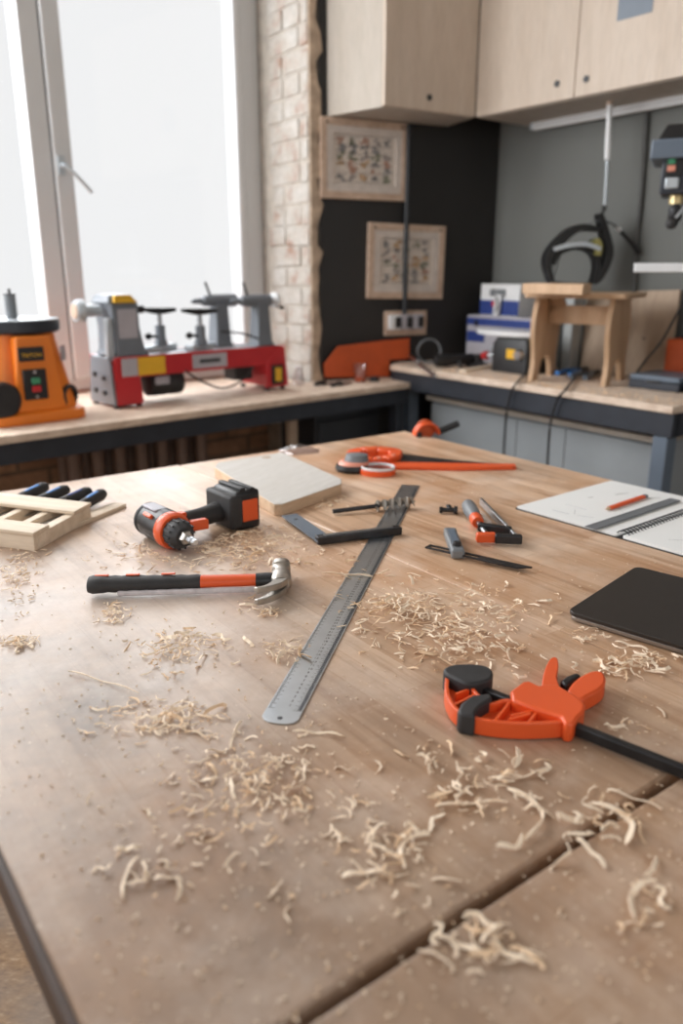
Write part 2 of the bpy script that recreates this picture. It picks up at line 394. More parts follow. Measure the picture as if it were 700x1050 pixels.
# window
W = struct(wroot(bpy.data.objects.new('window_1', None))); COL.objects.link(W)
mb = MB(); z0, z1 = sill, wtop
def vb(x0, x1, a, b, y0=.02, y1=.09): mb.box(((x0+x1)/2, (y0+y1)/2, (a+b)/2), (x1-x0, y1-y0, b-a))
mb = MB(); vb(-.255, -.130, z0, z1, .0, .09)                    # right frame and sash
vb(tL, -.255, z0, z0+.055, 0, .09); vb(tL, -.255, z1-.06, z1, 0, .09); vb(tL, tL+.1, z0, z1, 0, .09)
mb.build('window_frame', 'pvc', W, .006)
mb = MB(); vb(-1.238, -1.155, z0+.04, z1-.06, -.012, .085)
mb.build('window_mullion', 'pvc', W, .006)
mb = MB(); vb(-1.152, -1.075, z0+.05, z1-.06, -.02, .07); vb(-1.075, -.275, z0+.05, z0+.105, -.02, .07)
vb(-.275, -.235, z0+.05, z1-.06, -.016, .07); vb(-1.075, -.275, z1-.12, z1-.06, -.02, .07)
mb.build('window_sash', 'pvc', W, .008)
mb = MB(); vb(-1.1548, -1.1522, z0+.05, z1-.06, -.0125, .0); mb.build('sash_gasket', 'dark', W)
mb = MB(); vb(-1.075, -.275, z0+.1, z1-.12, .02, .03); vb(tL+.1, -1.238, z0+.05, z1-.06, .02, .03)
mb.build('window_pane', 'glass', W)
hp = PV(62, 170, LBp(0, WOFF-.02, 0), AZL); hl = loc_of(W, hp)
mb = MB(); mb.box((hl.x, -.026, hl.z), (.028, .012, .07)); mb.cyl((hl.x, -.03, hl.z), (hl.x, -.062, hl.z), .009)
mb.tube([(hl.x, -.06, hl.z), (hl.x+.04, -.064, hl.z-.035), (hl.x+.10, -.066, hl.z-.095)], .0085)
mb.build('window_handle', 'castlight', W, .002)
# pillar between window and dark wall
PW = LBp(tR, WOFF, 0); C0 = Vector((-.141, 3.70, 0)); AZP = azim(PW, C0)
AZD = 66.0; eD = dirv(AZD); nD = Vector((-math.cos(R(AZD)), math.sin(R(AZD)), 0))
rt = (505-350)/(FPX*math.cos(TH)+FPX*math.sin(TH)*math.tan(TH))   # tangent at the horizon
s_ = (rt*C0.y - C0.x)/(eD.x - rt*eD.y); K = C0 + eD*s_
AZG = -36.6; eG = dirv(180+AZG)      # towards the camera along the grey wall
nG = Vector((math.cos(R(AZG)), -math.sin(R(AZG)), 0))   # away into the wall
back = C0 + eD*.30 + nD*.62
mb = MB(); mb.prism([(p.x, p.y) for p in (PW, C0, C0+eD*.05, C0+eD*.20+nD*.35, PW+nL*.10+eL*.02)], 0, 3.3)
struct(mb.build('wall_pillar', 'mortarw'))
# bricks of the reveal: individually uneven whitewashed bricks
random.seed(4)
dl = (C0-PW).length; mb = MB()
for k in range(36):
    zb = .0 + k*.0885; off = (k % 2)*.13
    x = .085+off-.26
    while x < dl:
        L = .25 if (k % 3) else random.choice([.25, .125]); a = max(x, .085+random.uniform(-.02, .02)); b = min(x+L, dl+.004)
        if b-a > .03:
            j = [random.uniform(-.004, .004) for _ in range(4)]
            mb.box(((a+b)/2, .009+j[0]*.6, zb+.042+j[1]), (b-a-.006+j[3], .03, .080+j[2]), (0, R(random.uniform(-1.2, 1.2)), R(random.uniform(-1, 1))))
        x += L+.008
o = mb.build('trim_1', 'brickw', None, .006); struct(o)
o.location = PW; o.rotation_euler.z = R(90-AZP)
if (dirv(AZP).cross(nD)).z < 0: pass
# dark wall
mb = MB(); th = .2
mb.prism([(p.x, p.y) for p in (C0, K, K+nD*th+eD*.2, C0+nD*th)], 0, 3.3); struct(mb.build('wall_back', 'wallblk'))
# jagged plaster edge on the dark wall at the pillar
random.seed(11); pts = [(0, 3.3), (0, .5)]; z = .5; side = []
while z < 3.28:
    side.append((.030+random.choice([0, .006, .018, .03])+random.uniform(0, .006), z)); z += random.uniform(.03, .085)
mb = MB(); mb.prism([(0, 3.28), (0, .5)]+side, -.014, .002, 'xz')
o = mb.build('trim_2', 'mortar', None, .004); struct(o); o.location = C0; o.rotation_euler.z = R(90-AZD)
# grey wall
G1 = K + eG*4.6
mb = MB(); mb.prism([(p.x, p.y) for p in (K, G1, G1+nG*.2, K+nG*.2)], 0, 3.3); struct(mb.build('wall_right', 'wallgrey'))

# ================================================================== LEFT BENCH
bench_az = AZL
LB = thing('workbench', 'long narrow workbench under the window with pale top and dark steel edge', 'workbench', LBp(0, 0, 0), AZL)
L_ = lambda p: tuple(loc_of(LB, p))[:2]
cD = C0 + eD*.42
poly = [(-2.9, 0), (.14, 0), L_(C0+eD*.40-nD*.004), L_(C0+eD*.02-nD*.02), L_(C0-eD*.03-dirv(AZP)*.0 - Vector((nD.x, nD.y, 0))*.02), L_(PW - nL*.012 - eL*.035), (-2.9, WOFF-.012)]
MB().prism(poly, T-.026, T).build('bench_top', 'benchtop', LB, .003)
mb = MB(); mb.box((-1.38, .035, T-.026-.035), (3.04, .04, .07)); mb.build('front_rail', 'frame', LB, .002)
for x in (-2.6, .10): MB().box((x, .055, (T-.096)/2), (.05, .05, T-.096)).build('leg', 'frame', LB, .002)
# radiator under the bench
q0 = PV(70, 470, LBp(0, .62, 0), AZL); q1 = PV(190, 455, LBp(0, .62, 0), AZL)
rx0 = (q0-LBp(0, .62, 0)).dot(eL); rx1 = (q1-LBp(0, .62, 0)).dot(eL)
RD = thing('radiator', 'dark brown cast iron column radiator below the window bench', 'radiator', LBp(rx0, .62, 0), AZL)
ns = 7; sp = (rx1-rx0)/(ns-1.5)
for k in range(ns):
    mb = MB(); x = k*sp
    for yy in (-.05, .05):
        mb.turn((x, yy, .18), (x, yy, .78), [(.012, 0), (.03, .05), (.026, .5), (.03, .95), (.012, 1)], 14)
    mb.turn((x, 0, .70), (x, 0, .80), [(.05, 0), (.058, .4), (.04, .85), (.01, 1)], 14); mb.turn((x, 0, .16), (x, 0, .25), [(.02, 0), (.055, .4), (.05, 1)], 14)
    mb.build('column', 'iron', RD)
MB().cyl((-.03, 0, .72), (ns*sp-.05, 0, .72), .022).build('connector', 'iron', RD)
MB().tube([(-.05, 0, .70), (-.3, 0, .69), (-.9, 0, .69)], .022).build('supply_pipe', 'iron', RD)
# dark cupboard and a bare board below the right end of the left bench
Uc = thing('base_cabinet', 'black low cupboard under the right end of the window bench', 'cabinet', LBp(-.30, .16, 0), AZL)
MB().box((.20, .14, .385), (.40, .25, .77)).build('body', 'dark', Uc, .003)
MB().box((.20, .008, .39), (.37, .016, .70)).build('door', 'dark', Uc, .003)
o = MB().box((0, 0, .40), (.045, .03, .80)).build('board_offcut', 'plybrown', None, .002, loc=LBp(-.40, .22, 0), rotz=wz)
tag(o, 'narrow upright grey wooden post under the window bench beside the black cupboard', 'board')

# ================================================================== RIGHT BENCH
B0 = P(400, 374, TB); B1 = P(690, 417, TB); AZR = azim(B1, B0); eR = dirv(AZR)   # away from camera
RB = thing('workbench', 'sturdy workbench along the grey wall with chip-strewn wooden top and black steel apron', 'workbench', (B1.x, B1.y, 0), AZR)
LR = (B0-B1).length   # local X towards the far end, local +Y is left of it (room side) -> wall is at -Y
def RW(p): return loc_of(RB, p)
kk = RW(K); wallp = RW(K + eG*2.0)
def wally(x): return kk.y + (x-kk.x)*(wallp.y-kk.y)/(wallp.x-kk.x)
dp = RW(C0+eD*.42)
poly = [(0, 0), (LR, 0), (RW(C0+eD*.46-nD*.006).x, RW(C0+eD*.46-nD*.006).y), (kk.x-.004, kk.y+.006), (0, wally(0)+.006)]
MB().prism(poly, TB-.026, TB).build('bench_top', 'benchtop', RB, .003)
mb = MB(); mb.box((LR/2, -.03, TB-.026-.04), (LR-.0, .04, .08)); mb.box((.02, wally(0)/2, TB-.066), (.04, -wally(0)-.06, .08)); mb.build('apron', 'frame', RB, .002)
for x, y in ((.045, -.045), (LR-.05, -.09), (.045, wally(0)+.06)):
    MB().box((x, y, (TB-.106)/2), (.055, .055, TB-.106)).build('leg', 'greyblue', RB, .003)
# grey cupboard under it
pc = Vector((B1.x, B1.y, 0)) - Vector((-eR.y, eR.x, 0))*.13   # recessed 13 cm
rc = lambda x, y: RW(PV(x, y, pc, AZR))
g0, g1 = rc(676, 452), rc(443, 406)
GC = thing('base_cabinet', 'low light grey cupboard with three doors and a pale board top under the right workbench', 'cabinet', RB.matrix_world @ Vector((0, 0, 0)), AZR)
GC.location = (B1.x, B1.y, 0)
gz = (g0.z+g1.z)/2
MB().box(((g0.x+g1.x)/2, -.13-.2, gz/2), (g1.x-g0.x, .38, gz-.02)).build('body', 'cabgrey', GC, .003)
MB().box(((g0.x+g1.x)/2, -.13-.18, gz), (g1.x-g0.x+.02, .42, .022)).build('top_board', 'plyedge', GC, .002)
d1, d2 = rc(531, 430).x, rc(581, 440).x
for a, b in ((g0.x+.003, d2-.002), (d2+.002, d1-.002), (d1+.002, g1.x-.003)):
    MB().box(((a+b)/2, -.13-.004, (gz-.03)/2+.01), (b-a, .018, gz-.04)).build('door', 'cabgrey', GC, .002)

# ================================================================== WALL CABINETS
ZC = T+.485+.65; ZT = 2.95
ca, cb, cc = [P(x, y, ZC) for x, y in ((345, 115), (394, 109), (487, 121))]
cdv = P(700, 79, ZC); azR2 = azim(cc, cdv); far = cc + dirv(azR2)*1.62
C1 = thing('wall_cabinet', 'birch plywood wall cabinet left of the corner, above the framed charts', 'cabinet', (cb.x, cb.y, ZC))
def lc(root, *ps): return [tuple(loc_of(root, p))[:2] for p in ps]
inset = lambda p, q, r, d: p
# body polygon: a, b, c and back to walls
kz = Vector((K.x, K.y, ZC))
def on_dark(p): # closest point on the dark wall line
    s = (p-C0).dot(eD); return C0+eD*s - nD*.004
def on_grey(p):
    s = (p-K).dot(eG); return K+eG*s - nG*.004
dd = (cc-cb).normalized(); dn = Vector((-dd.y, dd.x, 0))
MB().prism(lc(C1, cb+dn*.019, cc+dn*.019-dd*.0, on_dark(cc)+eD*.0, on_dark(ca)), 0, ZT-ZC).build('body', 'plyedge', C1, .002)
mb = MB(); sa = (cb-ca).normalized(); ns_ = Vector((-sa.y, sa.x, 0))
q = lc(C1, ca, cb, cb+dn*.018+ns_*.0, ca+dn*.018)
MB().prism(lc(C1, cb, cc-dd*.002, cc-dd*.002+dn*.018, cb+dn*.018), .004, ZT-ZC).build('door', 'ply', C1, .002)
hp = PV(440, 100, cb, azim(cb, cc)); hl = loc_of(C1, hp)
dl2 = lc(C1, cb, cc)
an = dn*-1
o = MB().cyl((0, 0, 0), (an.x*.004, an.y*.004, 0), .0125).build('finger_hole', 'dark', C1); o.location = hl
C2 = thing('wall_cabinet', 'birch plywood wall cabinet above the grey wall with two doors and a blue-grey sticker', 'cabinet', (cc.x, cc.y, ZC))
d2v = (far-cc).normalized(); n2 = Vector((-d2v.y, d2v.x, 0))   # n2 points into the wall?
if n2.dot(nG) < 0: n2 = -n2
MB().prism(lc(C2, cc+n2*.019+d2v*.004, far+n2*.019, on_grey(far), on_grey(cc+d2v*.004+n2*.2)), 0, ZT-ZC).build('body', 'plyedge', C2, .002)
ds = PV(588, 99, cc, azR2); sd = (ds-cc).dot(d2v)
for k, (a, b, hx) in enumerate(((.002, sd-.002, (571, 86)), (sd+.002, sd*2.15, (601, 81)))):
    d = MB().prism(lc(C2, cc+d2v*a, cc+d2v*b, cc+d2v*b+n2*.018, cc+d2v*a+n2*.018), .003, ZT-ZC).build('door', 'ply', C2, .002)
    o = MB().cyl((0, 0, 0), tuple(n2*-.004), .0125).build('finger_hole', 'dark', d); o.location = loc_of(C2, PV(*hx, cc, azR2))
    if k:
        p0 = loc_of(C2, PV(632, 22, cc-n2*.002, azR2)); p1 = loc_of(C2, PV(668, 15, cc-n2*.002, azR2))
        pt = [(p0.x, p0.y), (p1.x, p1.y), (p1.x+n2.x*.0015, p1.y+n2.y*.0015), (p0.x+n2.x*.0015, p0.y+n2.y*.0015)]
        MB().prism(pt, p0.z, p0.z+.15).build('sticker', 'greyblue', d, label='blue-grey paper sticker')
        mid = p0.lerp(p1, .62); mm = MB(); mm.mi = 0
        mm.box((mid.x-n2.x*.002, mid.y-n2.y*.002, p0.z+.10), (.016, .016, .05), (0, 0, math.atan2(d2v.y, d2v.x))).build('sticker_mark', 'orangeflat', d)
a = cc+d2v*(sd*2.15+.004); b = far
MB().prism(lc(C2, a, b, b+n2*.018, a+n2*.018), .003, ZT-ZC).build('door', 'ply', C2, .002)
# tube light under it
l0 = PV(547, 129, K-nG*.03+eG*0, 180+AZG); l1 = PV(700, 99, K-nG*.03, 180+AZG)
LT = thing('tube_light', 'white strip light fixed to the grey wall under the plywood cabinets', 'light', tuple(l0), azim(l0, l1))
L = (l1-l0).length*1.4
MB().box((L/2, 0, 0), (L, .035, .032)).build('housing', 'white', LT, .005)
MB().cyl((.02, -.012, -.012), (L-.02, -.012, -.012), .012).build('tube', 'white', LT)
for x in (0, L): MB().box((x, 0, 0), (.012, .04, .036)).build('end_cap', 'castlight', LT, .003)

# ================================================================== ON THE DARK WALL
def chart(corner_px, w_, h_, label, seed):
    p = PV(*corner_px[0], C0-nD*.012, AZD); q = PV(*corner_px[1], C0-nD*.012, AZD)
    w_ = (q-p).length; tilt = math.atan2(q.z-p.z, math.hypot(q.x-p.x, q.y-p.y))
    r = PV(*corner_px[2], C0-nD*.012, AZD); h_ = (p-r).length
    t = thing('framed_chart', label, 'picture', p); t.rotation_euler = Euler((0, -tilt, R(90-AZD)), 'XYZ')
    frame_box(MB(), 0, w_, -h_, 0, .030, -.012, .010).build('picture_frame', 'framewood', t, .002)
    frame_box(MB(), .030, w_-.030, -h_+.030, -.030, .030, -.009, .008).build('mount_board', 'mountb', t, .001)
    MB().box((w_/2, .003, -h_/2), (w_-.08, .006, h_-.08)).build('printed_sheet', 'poster', t)
    random.seed(seed); cols = ['pg', 'py', 'pb', 'pr']
    mb = MB(); nx, nz = 5, 6
    for i in range(nx):
        for j in range(nz):
            if random.random() < .12: continue
            cx = .075+(w_-.15)*(i+.5)/nx; cz = -.075-(h_-.15)*(j+.5)/nz; mb.mi = random.choice([0, 0, 1, 2, 3, 4])
            for _ in range(7):
                a = random.uniform(.004, .015); b = random.uniform(.003, .008); ox, oz = random.uniform(-.017, .017), random.uniform(-.014, .014)
                mb.prism([(cx+ox+a*math.cos(u*.7), cz+oz+b*math.sin(u*.7+.4)) for u in range(9)], -.0012, .001, 'xz')
    mb.build('printed_picture', ['pg', 'py', 'pb', 'pr', 'pk'], t)
    t2 = MB(); 
    for j in range(6): t2.box((w_/2, -.0004, -.068-(h_-.14)*j/5), (w_-.16, .001, .003))
    t2.build('printed_lines', 'pk', t)
    for x in (.03, w_-.03): MB().cyl((x, -.0125, -.02), (x, -.016, -.02), .005).build('screw', 'blksteel', t)
    return t
M['pg'] = mat('print_green', srgb(132, 134, 116), .7); M['py'] = mat('print_ochre', srgb(190, 158, 124), .7)
M['pb'] = mat('print_slate', srgb(140, 138, 138), .7); M['pr'] = mat('print_rust', srgb(178, 142, 126), .7); M['pk'] = mat('print_grey', srgb(160, 152, 148), .7)
chart([(327.5, 119), (418, 127), (330, 203)], 0, 0, 'wood-framed chart of small pictures hanging high beside the brick pillar', 3)
chart([(377.5, 228), (456, 232), (375, 306)], 0, 0, 'lower wood-framed chart of small pictures crossed by the black conduit', 8)
# conduit
p = PV(419, 128, C0-nD*.03, AZD); q = PV(416, 322, C0-nD*.03, AZD)
o = MB().cyl((0, 0, 0), (0, 0, p.z-q.z+.0), .011).build('cable_conduit', 'dark'); o.location = (p.x, p.y, q.z); tag(o, 'thin black conduit running down the dark wall over the lower chart', 'pipe')
# socket board
p = PV(394, 319, C0-nD*.008, AZD); q = PV(436, 343, C0-nD*.008, AZD)
SO = thing('socket_board', 'wooden board with a row of white and dark wall sockets on the dark wall', 'socket', p, AZD)
ww = math.hypot(q.x-p.x, q.y-p.y); hh = p.z-q.z
MB().box((ww/2, 0, -hh/2), (ww, .016, hh)).build('backboard', 'framewood', SO, .002)
for k in range(3):
    f = MB().box((.045+k*.062, -.02, -.052), (.058, .03, .07)).build('socket', 'labelgrey' if k else 'white', SO, .004)
    MB().box((.045+k*.062+.012, -.037, -.052), (.03, .006, .05)).build('socket_face', 'blk', f, .002)

# ================================================================== MAIN TABLE
F0 = P(415, 442); AZA = 53.5; aA = dirv(AZA); bB = dirv(AZA-90)
WT = thing('worktable', 'large worn pine worktable covered in wood shavings, filling the foreground', 'table', (F0.x, F0.y, 0), AZA)
# local X = along A (right edge is x=0, going left is negative), local Y = along B (away-left)
def wl(x, y): return loc_of(WT, P(x, y))
top_z0 = T-.032
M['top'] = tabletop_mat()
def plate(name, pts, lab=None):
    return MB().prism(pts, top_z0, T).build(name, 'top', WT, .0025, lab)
sx_ = -.785
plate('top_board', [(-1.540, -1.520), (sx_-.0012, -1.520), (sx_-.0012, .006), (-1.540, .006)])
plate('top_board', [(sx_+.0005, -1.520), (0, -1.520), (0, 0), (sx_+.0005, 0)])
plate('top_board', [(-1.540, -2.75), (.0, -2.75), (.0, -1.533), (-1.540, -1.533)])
MB().box((-1.5435, -1.372, T-.0175), (.007, 2.756, .033)).build('edge_band', 'edgeb', WT, .001)  # dark brown strip along the left edge of the boards
mb = MB()
for y in (-.08, -1.45, -1.60, -2.68): mb.box((-.774, y, top_z0-.03), (1.47, .05, .06))
for x in (-1.505, -.785, -.04): mb.box((x, -.765, top_z0-.03), (.05, 1.32, .06)); mb.box((x, -2.14, top_z0-.03), (.05, 1.03, .06))
mb.build('steel_frame', 'frame', WT, .002)
MB().box((-1.525, -1.37, top_z0-.04), (.022, 2.6, .06)).build('side_rail', 'dark', WT, .002)
for x in (-1.47, -.07):
    for y in (-.12, -1.40, -1.65, -2.62):
        MB().box((x, y, (top_z0-.06)/2), (.06, .06, top_z0-.06)).build('leg', 'frame', WT, .002)

# helper for table objects
def on(name, label, cat, p0, p1, z=T, group=None):
    a, b = P(*p0, z), P(*p1, z)
    t = thing(name, label, cat, (a.x, a.y, z), azim(a, b), group); t['len_'] = (b-a).length
    L = t['len_']; del t['len_']; return t, L

# ---- steel ruler
t, L = on('steel_ruler', 'long satin steel ruler lying diagonally across the middle of the table', 'ruler', (284, 743), (421, 498))
hw = .0215; out = [(0.004, -hw), (L, -hw), (L, hw), (.004, hw)]
out = []
for k in range(9): a = math.pi/2 + math.pi*k/8; out.append((.012+.012*math.cos(a), hw*math.sin(a) if abs(math.sin(a)) > .999 else (hw-.0)*math.sin(a)))
out = [(.012, hw), (.005, hw*.8), (.001, hw*.45), (0, 0), (.001, -hw*.45), (.005, -hw*.8), (.012, -hw), (L, -hw), (L, hw)]
MB().prism(out, .0004, .0018).build('blade', 'ruler', t, .0002)
mb = MB(); hz0, hz1 = .0017, .00195
for i in range(0, 1000):
    x = .03+i*.001
    if i % 10 == 0: l = .010
    elif i % 5 == 0: l = .0075
    else: l = .0045
    wd = .00032
    mb.box((x, -hw+.0015+l/2, (hz0+hz1)/2), (wd, l, hz1-hz0))
    if i % 2 == 0: mb.box((x, hw-.0015-l*.35, (hz0+hz1)/2), (wd, l*.7, hz1-hz0))
mb.build('graduation', 'mark', t)
for cmn in range(1, 100):
    if cmn % 1 == 0 and cmn <= 70: textpart(str(cmn), .0062, 'mark', t, (.03+cmn*.01, -.0035, .0018), (0, 0, -math.pi/2), 'numeral', .0001)
MB().cyl((.011, 0, .001), (.011, 0, .0020), .0032).build('hanging_hole', 'mark', t)

# ---- hammer
t, L = on('claw_hammer', 'claw hammer with black and orange grip lying left of the steel ruler', 'hammer', (91, 611), (296, 605))
zc = .019
def oval(mb, x0, x1, prof, z=zc, squash=.72, sg=22):
    rings = []
    for tt, r in prof:
        x = x0+(x1-x0)*tt
        rings.append([(x, r*math.cos(2*math.pi*k/sg), z+squash*r*math.sin(2*math.pi*k/sg)) for k in range(sg)])
    return mb.loft(rings)
mb = MB(); pr = [(0, .008), (.012, .0165), (.05, .0195), (.14, .0185)]
for k in range(13): pr.append((.18+k*.058, .0168+.0014*(k % 2)-.0002*k))
pr += [(.97, .0155), (1, .0135)]
oval(mb, 0, .176, pr).build('grip', 'rub', t)
for x in (.012, .06, .115): MB().box((x+.01, .004, zc+.0132), (.022, .006, .0022)).build('grip_inlay', 'orange', t, .001)
oval(MB(), .172, .272, [(0, .0138), (.3, .0130), (1, .0128)]).build('orange_shaft', 'orange', t)
mb = MB(); mb.box((.155, -.0135, .0085), (.215, .008, .009)); mb.build('shaft_edge', 'dusty', t, .003, 'sawdust-covered pale edge of the shaft')
oval(MB(), .262, .292, [(0, .0142), (.5, .0150), (1, .0145)]).build('collar', 'blksteel', t)
hx = .302
mb = MB()   # head: eye block, neck, poll; axis along local Y
def hr(y, wx, wz, x=hx, z=zc):
    return [(x+wx*math.copysign(abs(math.cos(a))**.7, math.cos(a)), y, z+wz*math.copysign(abs(math.sin(a))**.7, math.sin(a))) for a in [2*math.pi*k/20 for k in range(20)]]
rings = [hr(-.020, .013, .011), hr(-.012, .0165, .0135), hr(.012, .0165, .0145), hr(.020, .0125, .012), hr(.032, .0115, .0115), hr(.038, .0135, .0135), hr(.040, .0155, .0155), hr(.056, .0155, .0155), hr(.0585, .0135, .0135)]
mb.loft(rings); mb.build('head', 'hsteel', t)
for s_i in (-1, 1):
    rr = []
    for k in range(9):
        u = k/8; ang = R(8+62*u); cx = hx-.052*(1-math.cos(ang))-.004*u; cy = -.016-.056*math.sin(ang)
        hw_ = .0145*(1-.35*u); th_ = .0125*(1-.72*u); hz_ = zc + s_i*(.0062+.0035*u)
        nx, ny = math.cos(ang*.9), math.sin(ang*.9)
        rr.append([(cx+nx*hw_*.8, cy+ny*-hw_*.0, hz_-.0052), (cx+nx*hw_*.8, cy, hz_+.0052), (cx-nx*hw_*.8, cy+.006*u, hz_+.0052*(1-.3*u)), (cx-nx*hw_*.8, cy+.006*u, hz_-.0052*(1-.3*u))])
    MB().loft(rr).build('claw', 'hsteel', t, .0015)

# ---- cordless drill (on its side)
pa, pb = P(150, 530, T+.034), P(196, 554, T+.034)
t = thing('cordless_drill', 'black and orange cordless drill lying on its side left of the pale board', 'drill', (pb.x, pb.y, T), azim(pa, pb))
zr = .034   # axis height; chuck tip at x=0, body to negative x, handle to +y
MB().turn((-.175, 0, zr), (-.075, 0, zr), [(.012, 0), (.026, .03), (.031, .12), (.033, .35), (.034, .8), (.032, 1)], 28).build('motor_housing', 'blk', t)
MB().ring((-.165, 0, zr), (-.158, 0, zr), .0325, .028).build('vent_band', 'rub', t)
MB().turn((-.082, 0, zr), (-.058, 0, zr), [(.033, 0), (.0345, .15), (.0345, .7), (.031, 1)], 32).build('torque_ring', 'orange', t)
mb = MB(); mb.turn((-.058, 0, zr), (-.022, 0, zr), [(.026, 0), (.0265, .3), (.024, .7), (.018, 1)], 28)
for k in range(14):
    a = 2*math.pi*k/14; mb.box((-.045, .0262*math.cos(a), zr+.0262*math.sin(a)), (.022, .003, .003), (a, 0, 0))
mb.build('chuck', 'rub', t)
MB().turn((-.024, 0, zr), (-.010, 0, zr), [(.013, 0), (.0135, .5), (.010, 1)], 6).build('collet', 'hsteel', t)
MB().turn((-.012, 0, zr), (.016, 0, zr), [(.0065, 0), (.0065, .6), (.005, .62), (.005, 1)], 6).build('screwdriver_bit', 'steel', t)
MB().box((-.13, -.004, zr+.0315), (.055, .026, .006)).build('name_plate', 'labelgrey', t, .003)
MB().box((-.112, -.024, zr+.022), (.03, .008, .014), (R(45), 0, 0)).build('side_badge', 'orange', t, .002)
mb = MB(); rr = []
for k in range(11):
    u = k/10; y = .012+.125*u; cx = -.105-.022*u + .006*math.sin(u*3.1); wx = .026-.009*math.sin(u*math.pi)+.002*u; hz_ = .0205-.002*math.sin(u*math.pi)
    rr.append([(cx+wx*math.cos(2*math.pi*j/18), y, zr+hz_*math.sin(2*math.pi*j/18)) for j in range(18)])
mb.loft(rr).build('handle', 'rub', t)
MB().box((-.072, .055, zr), (.018, .036, .020), (0, 0, R(-8))).build('trigger', 'orange', t, .004)
MB().box((-.096, .034, zr+.019), (.018, .012, .008)).build('direction_switch', 'orange', t, .002)
bt = MB().box((-.120, .168, .040), (.092, .055, .080)).build('battery_pack', 'blk', t, .008)
MB().box((-.120, .128+.012, .040), (.098, .030, .068)).build('battery_shoe', 'rub', t, .006)
MB().box((-.0735, .170, .040), (.005, .036, .044)).build('release_button', 'orange', bt, .003)
mb = MB(); mb.box((-.120, .158, .082), (.084, .012, .007)); mb.box((-.120, .180, .081), (.084, .010, .005)); mb.build('rail', 'blk', bt, .0015)

# ---- pale board with hole
zt = T+.026
cs = [(223, 474), (286, 464), (293, 465), (350, 491), (350, 496), (289, 517), (281, 517), (220, 479)]
c0 = P(285, 490, zt)
t = thing('cutting_board', 'thick pale wooden board with clipped corners and a small round hole', 'board', (c0.x, c0.y, T), 30)
pts = pl(t, cs, zt)
hp = Vector(pl(t, [(273, 469)], zt)[0]).to_3d()
mb = MB(); mb.prism(pts, .0, .026); b = mb.build('slab', ['maple', 'maple_end'], t, .002)  # top face carries the overexposed light in its colour, sides stay tan
for f in b.data.polygons:
    if abs(f.normal.z) < .5: f.material_index = 1
MB().cyl((hp.x, hp.y, .0255), (hp.x, hp.y, .0264), .012).build('hanging_hole', 'mortar', t)

# ---- try square
c = P(326, 560); e1 = P(412, 549); e2 = P(289, 533)
t = thing('try_square', 'black try square with a thick stock crossing the steel ruler', 'square', (c.x, c.y, T), azim(c, e1))
L1 = (e1-c).length
st = MB().box((L1/2, .009, .009), (L1, .020, .0145)).build('stock', 'blksteel', t, .0015)
MB().box((L1*.5, .011, .0166), (L1*.82, .008, .0010)).build('stock_inlay', 'steel', st)
L2 = (e2-c).length
a2 = R(90-azim(c, e2)) - t.rotation_euler.z
mb = MB(); mb.box((math.cos(a2)*L2/2 - math.sin(a2)*-.016, math.sin(a2)*L2/2 + math.cos(a2)*-.016, .008), (L2, .034, .003), (0, 0, a2)); bl = mb.build('blade', 'greyblue', t, .0005)
MB().cyl((math.cos(a2)*L2*.80+math.sin(a2)*.016, math.sin(a2)*L2*.80-math.cos(a2)*.016, .0093), (math.cos(a2)*L2*.80+math.sin(a2)*.016, math.sin(a2)*L2*.80-math.cos(a2)*.016, .0101), .0045).build('rivet', 'mark', bl)

# ---- auger bit
pa, pb = P(341, 524, T+.008), P(426, 513, T+.018)
t = thing('auger_bit', 'twisted steel auger bit lying across the far end of the steel ruler', 'drill bit', pa, azim(pa, pb))
L = math.hypot(pb.x-pa.x, pb.y-pa.y)*1.0; dz = .009
ax = lambda s: Vector((s*L, 0, -.001+dz*s))
MB().cyl(ax(0), ax(.10), .0048, .0052, 6).build('hex_end', 'blksteel', t)
MB().cyl(ax(.09), ax(.55), .0048, None, 16).build('shank', 'blksteel', t)
mb = MB(); n = 90; rr = []
for k in range(n):
    s = .5+.47*k/(n-1); a = k/(n-1)*2*math.pi*2.6; p = ax(s); rad = .0115 if k > 4 else .004+.001*k
    u = Vector((0, math.cos(a), math.sin(a))); v = Vector((0, -math.sin(a), math.cos(a)))
    rr.append([p+u*rad+v*.0045, p+u*rad-v*.0015, p-u*rad-v*.0045, p-u*rad+v*.0015])
mb.loft(rr); mb.build('twist', 'hsteel', t, ang=20)
MB().cyl(ax(.97), ax(1.0), .0035, .0004, 12).build('lead_screw', 'hsteel', t)

# ---- sliding bevel
pa, pb = P(438, 564), P(543, 588)
t = thing('angle_gauge', 'adjustable angle gauge with slotted black blade and grey stock right of the ruler', 'gauge', (pa.x, pa.y, T), azim(pa, pb))
L = (pb-pa).length; z0_, z1_ = .006, .009; hw = .0095
mb = MB(); mb.box((L*.26, hw-.0025, .0075), (L*.52, .005, .003)); mb.box((L*.26, -hw+.0025, .0075), (L*.52, .005, .003)); mb.box((.003, 0, .0075), (.006, 2*hw, .003))
mb.prism([(L*.52, -hw), (L, hw), (L*.93, hw) if False else (L*.52, hw)], z0_, z1_) if False else mb.prism([(L*.52, -hw), (L*.90, -hw), (L, hw), (L*.52, hw)], z0_, z1_)
mb.build('blade', 'blksteel', t, .0004)
a = P(469, 573); b = P(461, 551); la, lb = loc_of(t, a), loc_of(t, b); ang = math.atan2(lb.y-la.y, lb.x-la.x); ml = (la+lb)/2
s1 = MB().box((ml.x, ml.y, .010), ((lb-la).length+.012, .024, .018), (0, 0, ang)).build('stock', 'grey', t, .004)
MB().box((ml.x+.006*math.cos(ang), ml.y+.006*math.sin(ang), .0197), ((lb-la).length*.7, .012, .0016), (0, 0, ang)).build('brass_face', 'greyblue', s1, label='pale steel inlay')
